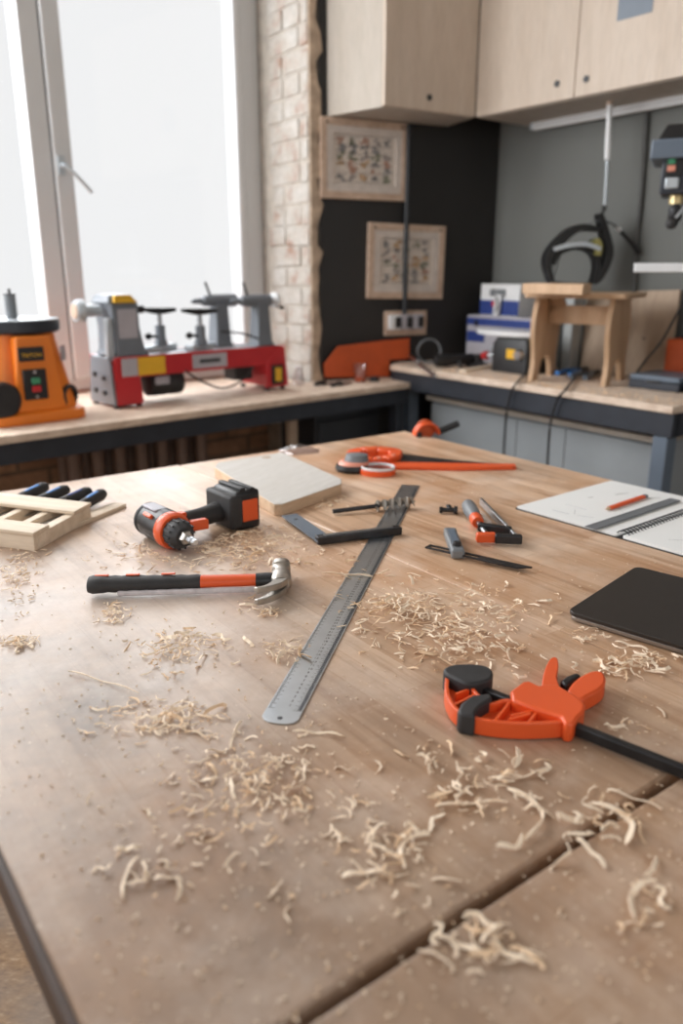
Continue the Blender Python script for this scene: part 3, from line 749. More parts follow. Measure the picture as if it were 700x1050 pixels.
MB().cyl((la.x+.018*math.cos(ang), la.y+.018*math.sin(ang), .018), (la.x+.018*math.cos(ang), la.y+.018*math.sin(ang), .026), .008, .007, 10).build('locking_nut', 'blk', t, .001)

# ---- small F clamp
a = P(486, 531, T+.015); b = P(496, 547, T+.015)
t = thing('bar_clamp', 'small steel clamp with grey handle and orange pad cover', 'clamp', (b.x, b.y, T), azim(a, b))
def lp(x, y, z): return loc_of(t, P(x, y, T+z))
h0 = lp(479, 517, .016); h1 = lp(487, 531, .014)
MB().turn(h0, h1, [(.006, 0), (.0135, .08), (.0155, .35), (.0145, .7), (.011, 1)], 18).build('handle', 'grey', t)
r1 = lp(490, 536, .014); MB().turn(h1, r1, [(.0125, 0), (.0135, .4), (.0115, 1)], 18).build('handle_ring', 'orange', t)
p1 = lp(498, 547, .013); MB().cyl(r1, p1, .0045).build('spindle', 'steel', t)
u0, u1 = lp(490, 540, .014), lp(524, 545, .014)
def bar(nm, p, q, w, h, m, bev=.001):
    d = q-p; L = d.length; mid = (p+q)/2
    rot = d.to_track_quat('X', 'Z').to_matrix()
    return MB().box(mid, (L, w, h), rot).build(nm, m, t, bev)
bar('sliding_arm', u0, u1, .013, .018, 'blksteel', .003)
v0, v1 = lp(507, 552, .013), lp(535, 553, .013); bar('fixed_arm', v0, v1, .014, .018, 'blksteel', .003)
w0, w1 = lp(488, 551, .013), lp(508, 551, .013); bar('pad_cover', w0, w1, .016, .018, 'orange', .003)
x0, x1 = lp(493, 514, .012), lp(528, 551, .012); bar('bar', x0, x1, .0065, .015, 'steel', .0008)

# ---- small wing bolt
p = P(461, 523, T+.008)
t = thing('wing_bolt', 'small black wing bolt lying left of the grey-handled bar clamp', 'bolt', (p.x, p.y, T), 95)
MB().turn((-.022, 0, .008), (.016, 0, .008), [(.0065, 0), (.007, .15), (.005, .2), (.005, .8), (.009, .82), (.009, 1)], 16).build('shaft', 'blksteel', t)
MB().box((.0, .012, .010), (.010, .022, .006), (R(10), 0, R(15))).build('wing', 'blksteel', t, .002)

# ---- hand saw
pa, pb = P(352, 478), P(529, 479)
t = thing('hand_saw', 'hand saw with bright orange handle and long tapering blade at the far side', 'saw', (pa.x, pa.y, T), azim(pa, pb))
zz = T+.014
hpts = pl(t, [(354, 470), (356, 464), (368, 461), (388, 460), (408, 462), (413, 465), (410, 470), (398, 473), (382, 474), (366, 474)], zz)
n = len(hpts); cen = (sum(p[0] for p in hpts)/n, sum(p[1] for p in hpts)/n)
mb = MB(); ro = hpts; ri = [(cen[0]+(p[0]-cen[0])*.52, cen[1]+(p[1]-cen[1])*.50) for p in hpts]
for i in range(n):
    j = (i+1) % n; mb.prism([ro[i], ro[j], ri[j], ri[i]], .0, .022)
mb.build('handle', 'orange', t, .004)
bp = pl(t, [(404, 464), (414, 465), (470, 472), (528, 476.5), (528, 479), (396, 475)], T+.008)
MB().prism(bp, .006, .0078).build('blade', 'blksteel', t)
gp = pl(t, [(392, 475), (528, 477), (529, 480), (470, 481), (388, 479.5)], T+.005)
MB().prism(gp, .0, .0095).build('tooth_guard', 'orange', t, .002)
for px in ((403, 467), (388, 470)):
    l = loc_of(t, P(*px, T+.022)); MB().cyl((l.x, l.y, .021), (l.x, l.y, .025), .006).build('handle_screw', 'pinkrim', t)

# ---- safety goggles
pa, pb = P(345, 484, T), P(402, 488, T)
t = thing('safety_goggles', 'safety goggles with clear lens and black and salmon frame beside the saw handle', 'goggles', (pa.x, pa.y, T), azim(pa, pb))
L = (pb-pa).length
def ell(cx, cy, rx, ry, n=24): return [(cx+rx*math.cos(2*math.pi*k/n), cy+ry*math.sin(2*math.pi*k/n)) for k in range(n)]
def loftell(mb, levels, cap=True): return mb.loft([[(x, y, z) for x, y in ell(cx, cy, rx, ry)] for cx, cy, rx, ry, z in levels], cap)
loftell(MB(), [(L*.24, .02, .040, .032, 0), (L*.24, .02, .044, .036, .008), (L*.24, .02, .040, .033, .018)]).build('face_seal', 'blk', t)
loftell(MB(), [(L*.26, .025, .040, .034, .0181), (L*.28, .03, .036, .031, .026)]).build('side_frame', 'pinkrim', t)
loftell(MB(), [(L*.30, .032, .032, .027, .0262), (L*.31, .034, .028, .022, .042), (L*.31, .034, .014, .010, .045)]).build('vent_foam', 'grey', t)
rm = MB(); rm.wall(ell(L*.72, .012, .043, .036), .006, .0, .013, True); rm.build('lens_rim', 'orange', t, .001)
rm = MB(); rm.wall(ell(L*.72, .014, .042, .035), .004, .013, .020, True); rm.build('upper_rim', 'white', t, .001)
loftell(MB(), [(L*.72, .014, .040, .034, .011), (L*.72, .014, .040, .034, .013)]).build('lens', 'clear', t)

# ---- orange tool on the far corner of the table
pa, pb = P(424, 448), P(466, 444)
pm = P(437, 447)
t = thing('hand_tool', 'small hand tool with arched orange guard and black grip on the far table corner', 'tool', (pm.x, pm.y, T), 75)
mb = MB(); rr = []
for k in range(15):
    a = math.pi*k/14; c_, s_2 = math.cos(a), math.sin(a)
    rr.append([(-.042*c_, y, .004+.040*s_2) for y in (-.016, .016)] + [(-.034*c_, y, .004+.032*s_2) for y in (.016, -.016)])
mb.loft(rr).build('guard', 'orange', t, .002)
MB().cyl((0, .004, .02), (0, .016, .02), .03, .03).build('side_plate', 'orangeflat', t)
MB().box((-.03, -.014, .008), (.016, .012, .016)).build('foot', 'blk', t, .002)
MB().tube([(.040, 0, .012), (.065, .0, .020), (.105, .0, .034)], .011).build('grip', 'blk', t)

# ---- crumpled clear plastic beside the board
p = P(306, 463)
random.seed(5); mb = MB(); rr = []
for j in range(7):
    rr.append([(.06*(1-j/9)*math.cos(2*math.pi*k/14)*random.uniform(.75, 1.1), .05*(1-j/9)*math.sin(2*math.pi*k/14)*random.uniform(.75, 1.1), .0+.003*j+random.uniform(0, .003)) for k in range(14)])
mb.loft(rr); o = mb.build('plastic_bag', 'clear', None, ang=10); o.location = (p.x, p.y, T+.0005); tag(o, 'crumpled clear plastic bag behind the pale board', 'bag')

# ---- chisel rack
FR, BR, FL = P(36, 566), P(94, 533), P(0, 561)
t = thing('chisel_rack', 'pale slatted wooden rack holding the chisels at the left edge of the table', 'rack', (FR.x, FR.y, T), azim(FL, FR))
D = (BR-FR).length; bl_ = loc_of(t, BR); ux = Vector((bl_.x, bl_.y, 0)).normalized()  # depth direction
W_ = .36; H = .030
def rk(u, v): return (-u+ux.x*v, ux.y*v)   # u to the left, v to the back
def slab(nm, u0, u1, v0, v1, z0, z1, m='maple', par=None): return MB().prism([rk(u0, v0), rk(u1, v0), rk(u1, v1), rk(u0, v1)], z0, z1).build(nm, m, par or t, .0015)
slab('front_rail', .0, W_, 0, .014, 0, H, 'lath'); slab('side_rail', 0, .022, .0145, D, 0, H-.001, 'lath')
slab('top_slat', -.002, W_, -.002, .050, H, H+.007, 'lath'); slab('top_slat', -.002, W_, D-.065, D+.002, H, H+.007, 'lath')
for k in range(5): slab('divider', .060+k*.062, .078+k*.062, .0145, D-.001, .001, H-.002, 'lath')
slab('base', .023, W_, .015, D-.002, 0, .004, 'lath')
# chisels
for k, (px0, px1) in enumerate((((86, 517), (106, 504)), ((66, 514), (89, 503)), ((44, 512), (69, 500)), ((22, 510), (48, 497)))):
    a = P(*px0, T+.020); b = P(*px1, T+.030)
    lab = ['right-hand chisel in the wooden rack, its blue-black handle nearest the drill', 'second chisel from the right in the wooden rack, with the darkest handle', 'third chisel from the right in the wooden rack with a blue-sided black handle', 'leftmost chisel in the wooden rack, blue and black handle at the far left'][k]
    c_ = thing('chisel', lab, 'chisel', (a.x, a.y, T+.017), azim(a, b)); L = math.hypot(b.x-a.x, b.y-a.y)
    L = max(.07, min(L, .12)); sl = .06
    MB().turn((-.02, 0, 0), (L, 0, .010), [(.008, 0), (.0115, .15), (.0125, .55), (.0135, .85), (.010, .97), (.004, 1)], 18).build('handle', 'rub', c_)
    MB().turn((.0, 0, .0075), (L*.82, 0, .0155), [(.002, 0), (.0075, .2), (.008, .8), (.002, 1)], 14, True, .9).build('handle_inlay', 'blue' if k != 1 else 'darkblue', c_)
    MB().cyl((-.03, 0, -.001), (-.018, 0, 0), .0065).build('ferrule', 'steel', c_)
    MB().box((-.085, 0, -.003), (.115, .012, .003)).build('blade', 'steel', c_, .0004)
# lath on the right of the rack
pa, pb = P(82, 538), P(129, 519); t, L = on('wooden_lath', 'thin wooden lath poking out between the chisel rack and the drill', 'lath', (70, 545), (129, 520))
tag(t, t['label'], 'lath'); 
MB().box((L/2, .016, .004), (L, .035, .008)).build('strip', 'lath', t, .001)

# ---- laptop
zl = T+.0155
pa, pb, pc_ = P(581, 626, zl), P(638, 577, zl), P(700, 662, zl)
azs = azim(pa, pb); azf = azim(pa, pc_)
t = thing('laptop', 'closed dark grey laptop at the right edge of the table', 'laptop', (pa.x, pa.y, T), azf)
w_, d_ = .31, (pb-pa).length
def rrect(x0, y0, x1, y1, r, n=6):
    o = []
    for cx, cy, a0 in ((x1-r, y1-r, 0), (x0+r, y1-r, 90), (x0+r, y0+r, 180), (x1-r, y0+r, 270)):
        for k in range(n+1): a = R(a0+90*k/n); o.append((cx+r*math.cos(a), cy+r*math.sin(a)))
    return o
sh = math.sin(0)
MB().prism(rrect(.002, .002, w_-.002, d_-.002, .012), .0015, .0085).build('base', 'lapedge', t, .0015)
MB().prism(rrect(0, 0, w_, d_, .013), .0090, .0155).build('lid', 'laptop', t, .0012)
mb = MB()
for x in (.02, w_-.02):
    for y in (.02, d_-.02): mb.cyl((x, y, 0), (x, y, .0016), .006)
mb.build('rubber_feet', 'blk', t)

# ---- notebook
zn = T+.006
pa, pb, pc_ = P(529, 519, zn), P(621, 491, zn), P(624, 552, zn)
t = thing('spiral_notebook', 'open spiral sketchbook with white pages on the right of the table', 'notebook', (pa.x, pa.y, T), 141.5)
w_, h_ = (pc_-pa).length, (pb-pa).length
MB().prism(rrect(-.003, -.003, w_*2+.01, h_+.003, .008), 0, .0015).build('cover', 'blk', t)
MB().prism(rrect(0, 0, w_-.006, h_, .006), .0016, .0055).build('page', 'paper', t, .0003)
MB().prism(rrect(w_+.006, 0, w_*2+.006, h_, .006), .0016, .0065).build('page', 'paper', t, .0003)
for k in range(30):
    y = .014+(h_-.028)*k/29; mb = MB()
    mb.tube([(w_+.0115*math.cos(a), y+.0012*math.cos(a), .0055+.0065*math.sin(a)) for a in [R(-15+210*j/8) for j in range(9)]], .0011, 6, 1)
    mb.build('coil', 'blksteel', t)
mb = MB()
for k in range(30):
    y = .014+(h_-.028)*k/29; mb.box((w_+.012, y+.001, .0066), (.004, .0042, .0004)); mb.box((w_-.012, y-.001, .0056), (.004, .0042, .0004))
mb.build('punched_holes', 'mark', t)
# faint pencil sketch on the pages
M['pencilgrey'] = mat('graphite_line', srgb(196, 196, 198), .7)
random.seed(3)
for sx0, nn in ((.02, 9), (w_+.03, 12)):
    mb = MB()
    for _ in range(nn):
        x = sx0+random.uniform(0, w_*.6); y = random.uniform(.03, h_*.85)
        mb.tube([(x, y, .0058 if sx0 < .1 else .0067), (x+random.uniform(-.02, .05), y+random.uniform(-.03, .04), .0058 if sx0 < .1 else .0067)], .0005, 4, 1)
    mb.build('sketch', 'pencilgrey', t)
# black ruler on the notebook
pa, pb = P(604, 541, T+.009), P(700, 509, T+.009)
t = thing('plastic_ruler', 'dark grey ruler lying along the notebook spiral', 'ruler', (pa.x, pa.y, T+.0075), azim(pa, pb)); L = .32
MB().box((L/2, -.002, .0012), (L, .024, .0022)).build('blade', 'grey', t, .0005)
mb = MB(); [mb.box((.01+k*.005, .006, .0024), (.0006, .004 if k % 2 else .007, .0003)) for k in range(60)]; mb.build('graduation', 'mark', t)
pa, pb = P(624, 521, T+.010), P(663, 508, T+.010)
t = thing('carpenter_pencil', 'flat orange carpenter pencil on the open notebook page', 'pencil', (pa.x, pa.y, T+.0062), azim(pa, pb)); L = (pb-pa).length
MB().box((L*.46, 0, .0035), (L*.92, .011, .0065)).build('barrel', 'orange', t, .002)
MB().turn((-.012, 0, .0035), (0, 0, .0035), [(.0008, 0), (.0045, 1)], 8).build('sharpened_tip', 'maple_end', t)
MB().box((L*.95, 0, .0035), (L*.08, .0112, .0067)).build('end_band', 'grey', t, .002)

# ---- big orange quick clamp
pa, pb = P(500, 704, T+.02), P(700, 782, T+.02)
t = thing('quick_clamp', 'large orange and black trigger clamp lying in the right foreground', 'clamp', (pa.x, pa.y, T), azim(pa, pb)); L = (pb-pa).length
MB().box((L/2+.12, 0, .0105), (L+.30, .010, .013)).build('bar', 'blksteel', t, .0015)
zt = T+.021
def cr(pts): return [(420+x/2.5, 650+y/2.5) for x, y in pts]
def sm(pts, sub=4, closed=False):
    n = len(pts); out = []; V = [Vector((p[0], p[1])) for p in pts]
    for i in range(n if closed else n-1):
        if closed: p0, p1, p2, p3 = V[i-1], V[i], V[(i+1) % n], V[(i+2) % n]
        else: p0, p1, p2, p3 = V[max(i-1, 0)], V[i], V[i+1], V[min(i+2, n-1)]
        for k in range(sub):
            u = k/sub; q = .5*((2*p1)+(p2-p0)*u+(2*p0-5*p1+4*p2-p3)*u*u+(3*p1-p0-3*p2+p3)*u**3); out.append((q.x, q.y))
    if not closed: out.append(tuple(V[-1]))
    return out
outer = cr(sm([(96, 112), (96, 150), (118, 190), (160, 212), (225, 224), (300, 228), (392, 224)]))
inner = cr(sm([(150, 118), (170, 150), (205, 176), (250, 168), (300, 180), (392, 212)]))
op = pl(t, outer, zt); ip = pl(t, inner, zt)
web = op + ip[::-1]
J = MB().prism(web, .004, .010).build('jaw_web', 'orange', t)
MB().wall(op, .005, .002, .0215).build('outer_rim', 'orange', t, .001)
MB().wall(ip, .0045, .003, .021).build('inner_rim', 'orange', t, .001)
mb = MB()
for a, b in (((110, 180), (168, 150)), ((118, 150), (160, 135)), ((215, 222), (255, 172)), ((255, 215), (310, 200)), ((300, 228), (330, 190)), ((330, 190), (260, 205))):
    q = pl(t, cr([a, b]), zt); mb.wall(q, .003, .005, .0195)
mb.build('rib', 'orange', t)
# slider body
body = cr([(258, 148), (272, 138), (290, 124), (306, 122), (330, 134), (345, 130), (380, 132), (392, 140), (412, 152), (440, 170), (450, 182), (448, 198), (432, 214), (418, 234), (396, 232), (388, 214), (330, 196), (262, 172)])
MB().prism(pl(t, body, zt+.002), .001, .0245).build('trigger_body', 'orange', t, .003)
# trigger spike and handle
sp_ = cr(sm([(338, 132), (342, 105), (352, 76), (364, 60), (378, 62), (381, 85), (376, 110), (384, 134)], 3))
MB().prism(pl(t, sp_, zt), .004, .021).build('release_lever', 'orange', t, .003)
hd = cr(sm([(402, 150), (415, 128), (440, 108), (468, 96), (492, 97), (502, 112), (498, 132), (478, 148), (455, 160), (440, 170), (420, 165)], 3))
MB().prism(pl(t, hd, zt), .001, .022).build('pistol_handle', 'orange', t, .005)
tr = cr([(385, 120), (400, 108), (425, 98), (440, 104), (420, 118), (402, 132)])
MB().prism(pl(t, tr, T+.018), .004, .018).build('trigger_grip', 'blk', t, .003)
# black pads
pad1 = cr(sm([(86, 96), (98, 82), (140, 76), (190, 80), (212, 94), (210, 112), (190, 122), (150, 128), (112, 112)], 3, True))
MB().prism(pl(t, pad1, T+.027), .001, .0275).build('jaw_pad', 'rub', t, .003)
pad2 = cr([(122, 198), (132, 178), (160, 158), (206, 152), (212, 166), (180, 186), (168, 200), (168, 214), (128, 206)])
MB().prism(pl(t, pad2, T+.025), .0, .026).build('jaw_pad', 'rub', t, .003)
mb = MB(); q = pl(t, cr([(146, 166), (200, 158)]), T+.037)
mb.build('pad_ridge', 'blk', t) if False else mb.bm.free()

# ================================================================== SHAVINGS
def curl_pts(kind, rnd):
    n = rnd.choice([6, 8, 10]); Ls = rnd.uniform(.011, .031); pts = []
    if kind == 0:      # nearly straight sliver, slightly bowed
        b = rnd.uniform(-.004, .004)
        for k in range(n): u = k/(n-1); pts.append((Ls*(u-.5), b*math.sin(u*math.pi), .0015+.002*math.sin(u*3)))
    elif kind == 1:    # arc
        rad = rnd.uniform(.010, .022); A = rnd.uniform(.7, 1.9)
        for k in range(n): a = A*(k/(n-1)-.5); pts.append((rad*math.sin(a), rad*(math.cos(a)-.7), .002+.0015*math.sin(k)))
    elif kind == 2:    # spiral curl standing up
        rad = rnd.uniform(.004, .007); n = 14; tw = rnd.uniform(3.5, 8)
        for k in range(n): a = tw*k/(n-1); pts.append((Ls*.5*(k/(n-1)-.5), rad*math.cos(a), rad+.001+rad*math.sin(a)))
    elif kind == 3:    # S shape
        for k in range(n): u = k/(n-1); pts.append((Ls*(u-.5), .005*math.sin(u*2*math.pi), .002+.004*u))
    j = .0014
    return [(x+rnd.uniform(-j, j), y+rnd.uniform(-j, j), max(.0008, z+rnd.uniform(-j, j)*.6)) for x, y, z in pts]
def strip(mb, pts, wd, th, rnd, m=None):
    V = [Vector(p) for p in pts]; n = len(V); rr = []; tw0 = rnd.uniform(-.9, .9); tw1 = rnd.uniform(-1.2, 1.2)
    for i, p in enumerate(V):
        d = (V[min(i+1, n-1)]-V[max(i-1, 0)]).normalized(); s = d.cross(Vector((0, 0, 1)))
        if s.length < .05: s = Vector((0, 1, 0))
        s.normalize(); u = s.cross(d); tw = tw0+tw1*i/(n-1)
        a = s*math.cos(tw)+u*math.sin(tw); b = d.cross(a)
        w2 = wd/2*(rnd.uniform(.2, .7) if i in (0, n-1) else rnd.uniform(.75, 1.1))
        r = [p+a*w2+b*th/2, p-a*w2+b*th/2, p-a*w2-b*th/2, p+a*w2-b*th/2]
        if m: r = [m @ q for q in r]
        rr.append(r)
    mb.loft(rr)
rnd = random.Random(21)
protos = []
KINDS = [0, 1, 0, 3, 1, 0, 3, 0, 2, 1, 0, 3, 0, 1, 3, 0, 0, 0, 3, 1, 0, 0]
LOOK = ['straight wood sliver', 'bent wood strip', 'tight wood curl', 'wavy wood strip']
for k in range(22):
    mb = MB(); kind = KINDS[k]
    strip(mb, curl_pts(kind, rnd), rnd.uniform(.0022, .0050), .0008, rnd)
    zmin = min(v.co.z for v in mb.bm.verts)
    for v in mb.bm.verts: v.co.z -= zmin
    me = bpy.data.meshes.new('wood_shaving'); bmesh.ops.recalc_face_normals(mb.bm, faces=mb.bm.faces[:]); mb.bm.to_mesh(me); mb.bm.free()
    me.materials.append(M['shav'] if k % 4 else M['shav2']); protos.append(me)
# clusters: centre px, half-extents px, individuals, loose small bits, pile height m, label
CL = [
 ((215, 566), (105, 20), 34, 150, .010, 'heap between drill and hammer', 1.0),
 ((325, 516), (26, 8), 7, 22, .008, 'small pile at the pale board', 1.0),
 ((262, 550), (50, 18), 9, 50, .006, 'scatter behind the hammer head', 1.0),
 ((20, 590), (22, 35), 5, 60, .005, 'scatter on the left table edge', .8),
 ((18, 660), (20, 8), 4, 24, .004, 'flat patch at the left edge', .9),
 ((116, 632), (16, 12), 4, 22, .005, 'small pile below the hammer grip', .8),
 ((185, 665), (42, 22), 14, 60, .008, 'heap below the hammer', .9),
 ((170, 740), (70, 20), 8, 70, .004, 'scatter over the dusty left half', .9),
 ((288, 668), (24, 13), 8, 14, .008, 'pile left of the steel ruler', 1.0),
 ((275, 618), (20, 12), 6, 14, .006, 'pile under the hammer claw', .9),
 ((410, 625), (55, 28), 34, 100, .014, 'heap right of the steel ruler', 1.0),
 ((470, 660), (70, 26), 36, 90, .014, 'heap above the trigger clamp', 1.0),
 ((500, 625), (52, 26), 16, 50, .010, 'pile below the angle gauge', 1.0),
 ((650, 682), (52, 14), 15, 30, .008, 'scatter in front of the laptop', 1.0),
 ((610, 655), (34, 14), 4, 12, .003, 'scatter off the laptop corner', .9),
 ((265, 795), (62, 34), 22, 50, .009, 'loose heap below the ruler end', .85),
 ((400, 880), (60, 45), 15, 20, .008, 'blurred foreground heap', 1.0),
 ((500, 815), (62, 40), 15, 18, .008, 'foreground pile below the clamp', 1.0),
 ((440, 780), (24, 18), 5, 5, .006, 'little pile left below the clamp', .9),
 ((618, 840), (46, 32), 11, 10, .008, 'pile across the table gap', 1.0),
 ((150, 905), (32, 32), 4, 5, .004, 'lower left foreground pile', .9),
 ((490, 970), (60, 24), 8, 12, .006, 'pile on the nearest table part', .9),
 ((662, 920), (24, 30), 4, 6, .005, 'lower right foreground pile', .9),
 ((640, 745), (34, 10), 3, 5, .003, 'scatter under the clamp bar', .9),
 ((260, 830), (120, 80), 8, 90, .003, 'bare middle foreground', .7),
]
KEEP = []
for o in list(COL.objects):
    if o.type == 'EMPTY' and o.name in ('laptop', 'spiral_notebook', 'cutting_board', 'chisel_rack', 'quick_clamp', 'cordless_drill', 'claw_hammer', 'steel_ruler', 'try_square'):
        for c in o.children:
            xs = [v.co.x for v in c.data.vertices]; ys = [v.co.y for v in c.data.vertices]
            if not xs: continue
            KEEP.append((o, min(xs), max(xs), min(ys), max(ys), o.name in ('steel_ruler',)))
def over(p):
    r = 0
    for o, x0, x1, y0, y1, thin in KEEP:
        q = loc_of(o, p)
        if x0-.002 < q.x < x1+.002 and y0-.002 < q.y < y1+.002:
            if thin: r = max(r, 1)
            else: return 2
    return r
rnd = random.Random(77); stuff = MB(); kk_ = 0
def insidetable(p):
    q = loc_of(WT, p); return -1.53 < q.x < -.01 and q.y < -.02
for (cx, cy), (ex, ey), ni, nb, ph, lab, sc in CL:
    seen = {}
    for i in range(ni+int(nb*2.0)):
        for _ in range(8):
            x = cx+max(-1.4, min(1.4, rnd.gauss(0, .52)))*ex; y = cy+max(-1.4, min(1.4, rnd.gauss(0, .52)))*ey
            p = P(x, y); hit = over(p); ok = insidetable(p) and hit < 2
            if ok: break
        if not ok: continue
        rd = math.hypot((x-cx)/ex, (y-cy)/ey); z = T+.0005+.0018*hit+rnd.uniform(0, 1)*ph*max(0, 1-rd)
        if i < ni:
            vx, vy = (x-cx)/ex, (y-cy)/ey
            pos = ('back ' if vy < -.33 else 'front ' if vy > .33 else '')+('left' if vx < -.33 else 'right' if vx > .33 else '')
            pos = {'': 'middle', 'back ': 'back middle', 'front ': 'front middle', 'left': 'left side', 'right': 'right side'}.get(pos, pos)
            for _ in range(14):
                pi_ = rnd.randrange(22); s = sc*rnd.uniform(.72, 1.28)
                size = 'long ' if s/sc > 1.12 else 'short ' if s/sc < .88 else ''
                tone = 'pale ' if pi_ % 4 else 'tan '
                full = f'{size}{tone}{LOOK[KINDS[pi_]]}, {pos} of the {lab}'
                if full not in seen: break
            seen[full] = 1
            o = bpy.data.objects.new('wood_shaving', protos[pi_]); COL.objects.link(o)
            o.location = (p.x, p.y, z); o.scale = (s, s, s); o.rotation_euler = (rnd.uniform(-.15, .15), rnd.uniform(-.35, .35) if ph > .007 else 0, rnd.uniform(0, 6.28))
            tag(o, full, 'shaving', 'wood shavings in the '+lab)
        else:
            L = rnd.choice([.004, .006, .009, .014, .022])*rnd.uniform(.7, 1.2)*sc; m = Matrix.Translation((p.x, p.y, z+.0012)) @ Euler((0, rnd.uniform(-.3, .3) if L < .012 or ph > .007 else 0, rnd.uniform(0, 6.28))).to_matrix().to_4x4()
            stuff.mi = 0 if rnd.random() < .7 else 1
            c_ = rnd.uniform(-.35, .35)*L
            strip(stuff, [(L*(k/4-.5), c_*math.sin(k/4*math.pi), .0006*k*rnd.random()) for k in range(5)], rnd.uniform(.0012, .0030), .0007, rnd, m)
# dust grains everywhere
for i in range(1500):
    x = rnd.uniform(0, 700); y = 480+570*rnd.random()**1.25; p = P(x, y)
    if not insidetable(p) or over(p): continue
    stuff.mi = 0 if rnd.random() < .7 else 1; L = rnd.uniform(.001, .0038)
    m = Matrix.Translation((p.x, p.y, T+.0008)) @ Euler((0, 0, rnd.uniform(0, 6.28))).to_matrix().to_4x4()
    strip(stuff, [(-L/2, 0, 0), (L/2, 0, 0.0003)], L*rnd.uniform(.3, .8), .0009, rnd, m)
o = stuff.build('sawdust_crumbs', ['shav', 'shav2'], None, ang=30); tag(o, 'fine crumbs and slivers of wood strewn all over the worktable', 'sawdust', None, 'stuff')
# named larger ones placed where the photo has them
def big(p0, p1, bow, label, wd=.004, z=.002, group=None, m='shav', extra=None):
    a, b = P(*p0), P(*p1); t_ = (a+b)/2; mb = MB(); L = (b-a).length; n = 12
    pts = [(L*(k/(n-1)-.5), bow*L*math.sin(k/(n-1)*math.pi), z+.003*math.sin(k*.9)*(.5 if bow else .15)) for k in range(n)]
    strip(mb, pts, wd, .0011, random.Random(int(p0[0]*7+p0[1])))
    zm = min(v.co.z for v in mb.bm.verts)
    for v in mb.bm.verts: v.co.z -= zm-.0005
    o = mb.build('wood_shaving', m, ang=8); o.location = (t_.x, t_.y, T); o.rotation_euler.z = R(90-azim(a, b)); return tag(o, label, 'shaving')
BIG = [((236, 770), (248, 741), .05, 'straight thick splinter standing out below the ruler end', .004, 0),
 ((175, 746), (210, 757), .03, 'thin brown splinter left of the ruler end', .003, 0),
 ((330, 590), (382, 593), .02, 'long flat splinter lying across the steel ruler', .006, .004),
 ((300, 752), (350, 756), .03, 'thin brown splinter just right of the ruler end', .004, 0),
 ((446, 829), (520, 824), .02, 'long straight pale splinter in the foreground right of centre', .005, 0),
 ((520, 812), (538, 864), .35, 'long hooked curl ending beside the straight foreground splinter', .007, 0),
 ((508, 870), (536, 858), -.3, 'short bent curl below the hooked foreground curl', .006, 0),
 ((622, 812), (678, 832), .04, 'long straight splinter above the right end of the table gap', .005, 0),
 ((606, 826), (641, 868), .38, 'large hooked curl lying beside the table gap', .008, 0),
 ((590, 862), (620, 892), .05, 'straight curl across the table gap', .006, 0),
 ((650, 945), (672, 905), .2, 'tall pale curl at the right of the nearest table part', .007, 0),
 ((446, 962), (500, 985), .05, 'long blurred splinter on the nearest table part', .006, 0),
 ((500, 955), (548, 990), -.2, 'long blurred curl on the nearest table part right of the splinter', .006, 0),
 ((118, 874), (142, 872), .04, 'white-ended short strip in the lower left foreground', .006, 0),
 ((126, 925), (142, 880), .1, 'long thin brown strip in the lower left foreground', .004, 0),
 ((158, 905), (186, 908), .2, 'short brown flake in the lower left foreground', .006, 0),
 ((70, 690), (142, 712), .02, 'thin pale splinter in the dusty left part', .002, 0),
 ((415, 893), (440, 857), .3, 'wide curl leaning in the foreground heap', .007, 0),
 ((350, 902), (400, 898), .1, 'flat strip at the left of the foreground heap', .007, 0),
 ((630, 660), (664, 668), .04, 'straight pale strip lying in front of the laptop', .004, 0),
 ((560, 790), (500, 800), .1, 'pale curl below the orange clamp body', .005, 0)]
for p0, p1, bow, lab, wd, zz_ in BIG: big(p0, p1, bow, lab, wd*.72, .002+zz_)
#@@BG
# ================================================================== THINGS ON THE BENCHES
def vp(root, x, y, yl):     # pixel ray met with the vertical plane local y = yl of a thing
    m = (Matrix.Translation(root.location) @ root.rotation_euler.to_matrix().to_4x4()).inverted()
    o = m @ Vector((0, 0, CZ)); d = m.to_3x3() @ ray(x, y); t_ = (yl-o.y)/d.y
    return o + d*t_
# ---- orange spindle sander
cf = P(27, 437); cen = cf + Vector((-.16*ray(20, 437).x, .175, 0)); cen = Vector((cen.x, cen.y, 0))
dxy = ray(20, 380); cen.x = (20-350)/FPX*(cen.y*math.cos(TH)+.35*math.sin(TH))
t = thing('spindle_sander', 'orange oscillating spindle sander with round table at the far left of the window bench', 'sander', (cen.x, cen.y, T), AZL)
def rr_(h, z, r=.05, cx=0, cy=0): return [(x, y, z) for x, y in rrect(cx-h, cy-h, cx+h, cy+h, r)]
MB().loft([rr_(.165, 0), rr_(.170, .01), rr_(.168, .032), rr_(.155, .042)]).build('base', 'orange2', t, .003)
MB().loft([rr_(.150, .040), rr_(.130, .16, .05), rr_(.112, .27, .05), rr_(.110, .295, .05)]).build('housing', 'orange2', t)
MB().prism([(-.075, .04), (.095, .04), (.062, .288), (-.055, .288)], -.155, -.10, 'xz').build('front_panel', 'orange2', t, .006)
MB().turn((0, 0, .293), (0, 0, .335), [(.14, 0), (.150, .15), (.151, .9), (.148, 1)], 48).build('table_rim', 'frame', t)
MB().cyl((0, 0, .334), (0, 0, .338), .148, .147, 48).build('table_top', 'castlight', t)
MB().cyl((0, 0, .338), (0, 0, .416), .0185).build('sanding_sleeve', 'grey', t)
MB().turn((0, 0, .416), (0, 0, .436), [(.0195, 0), (.0195, .2), (.005, .3), (.005, 1)], 20).build('spindle_nut', 'blk', t)
yf = -.157
a = vp(t, 17, 356, yf); b = vp(t, 46, 370, yf); lx, lz = (a.x+b.x)/2, (a.z+b.z)/2
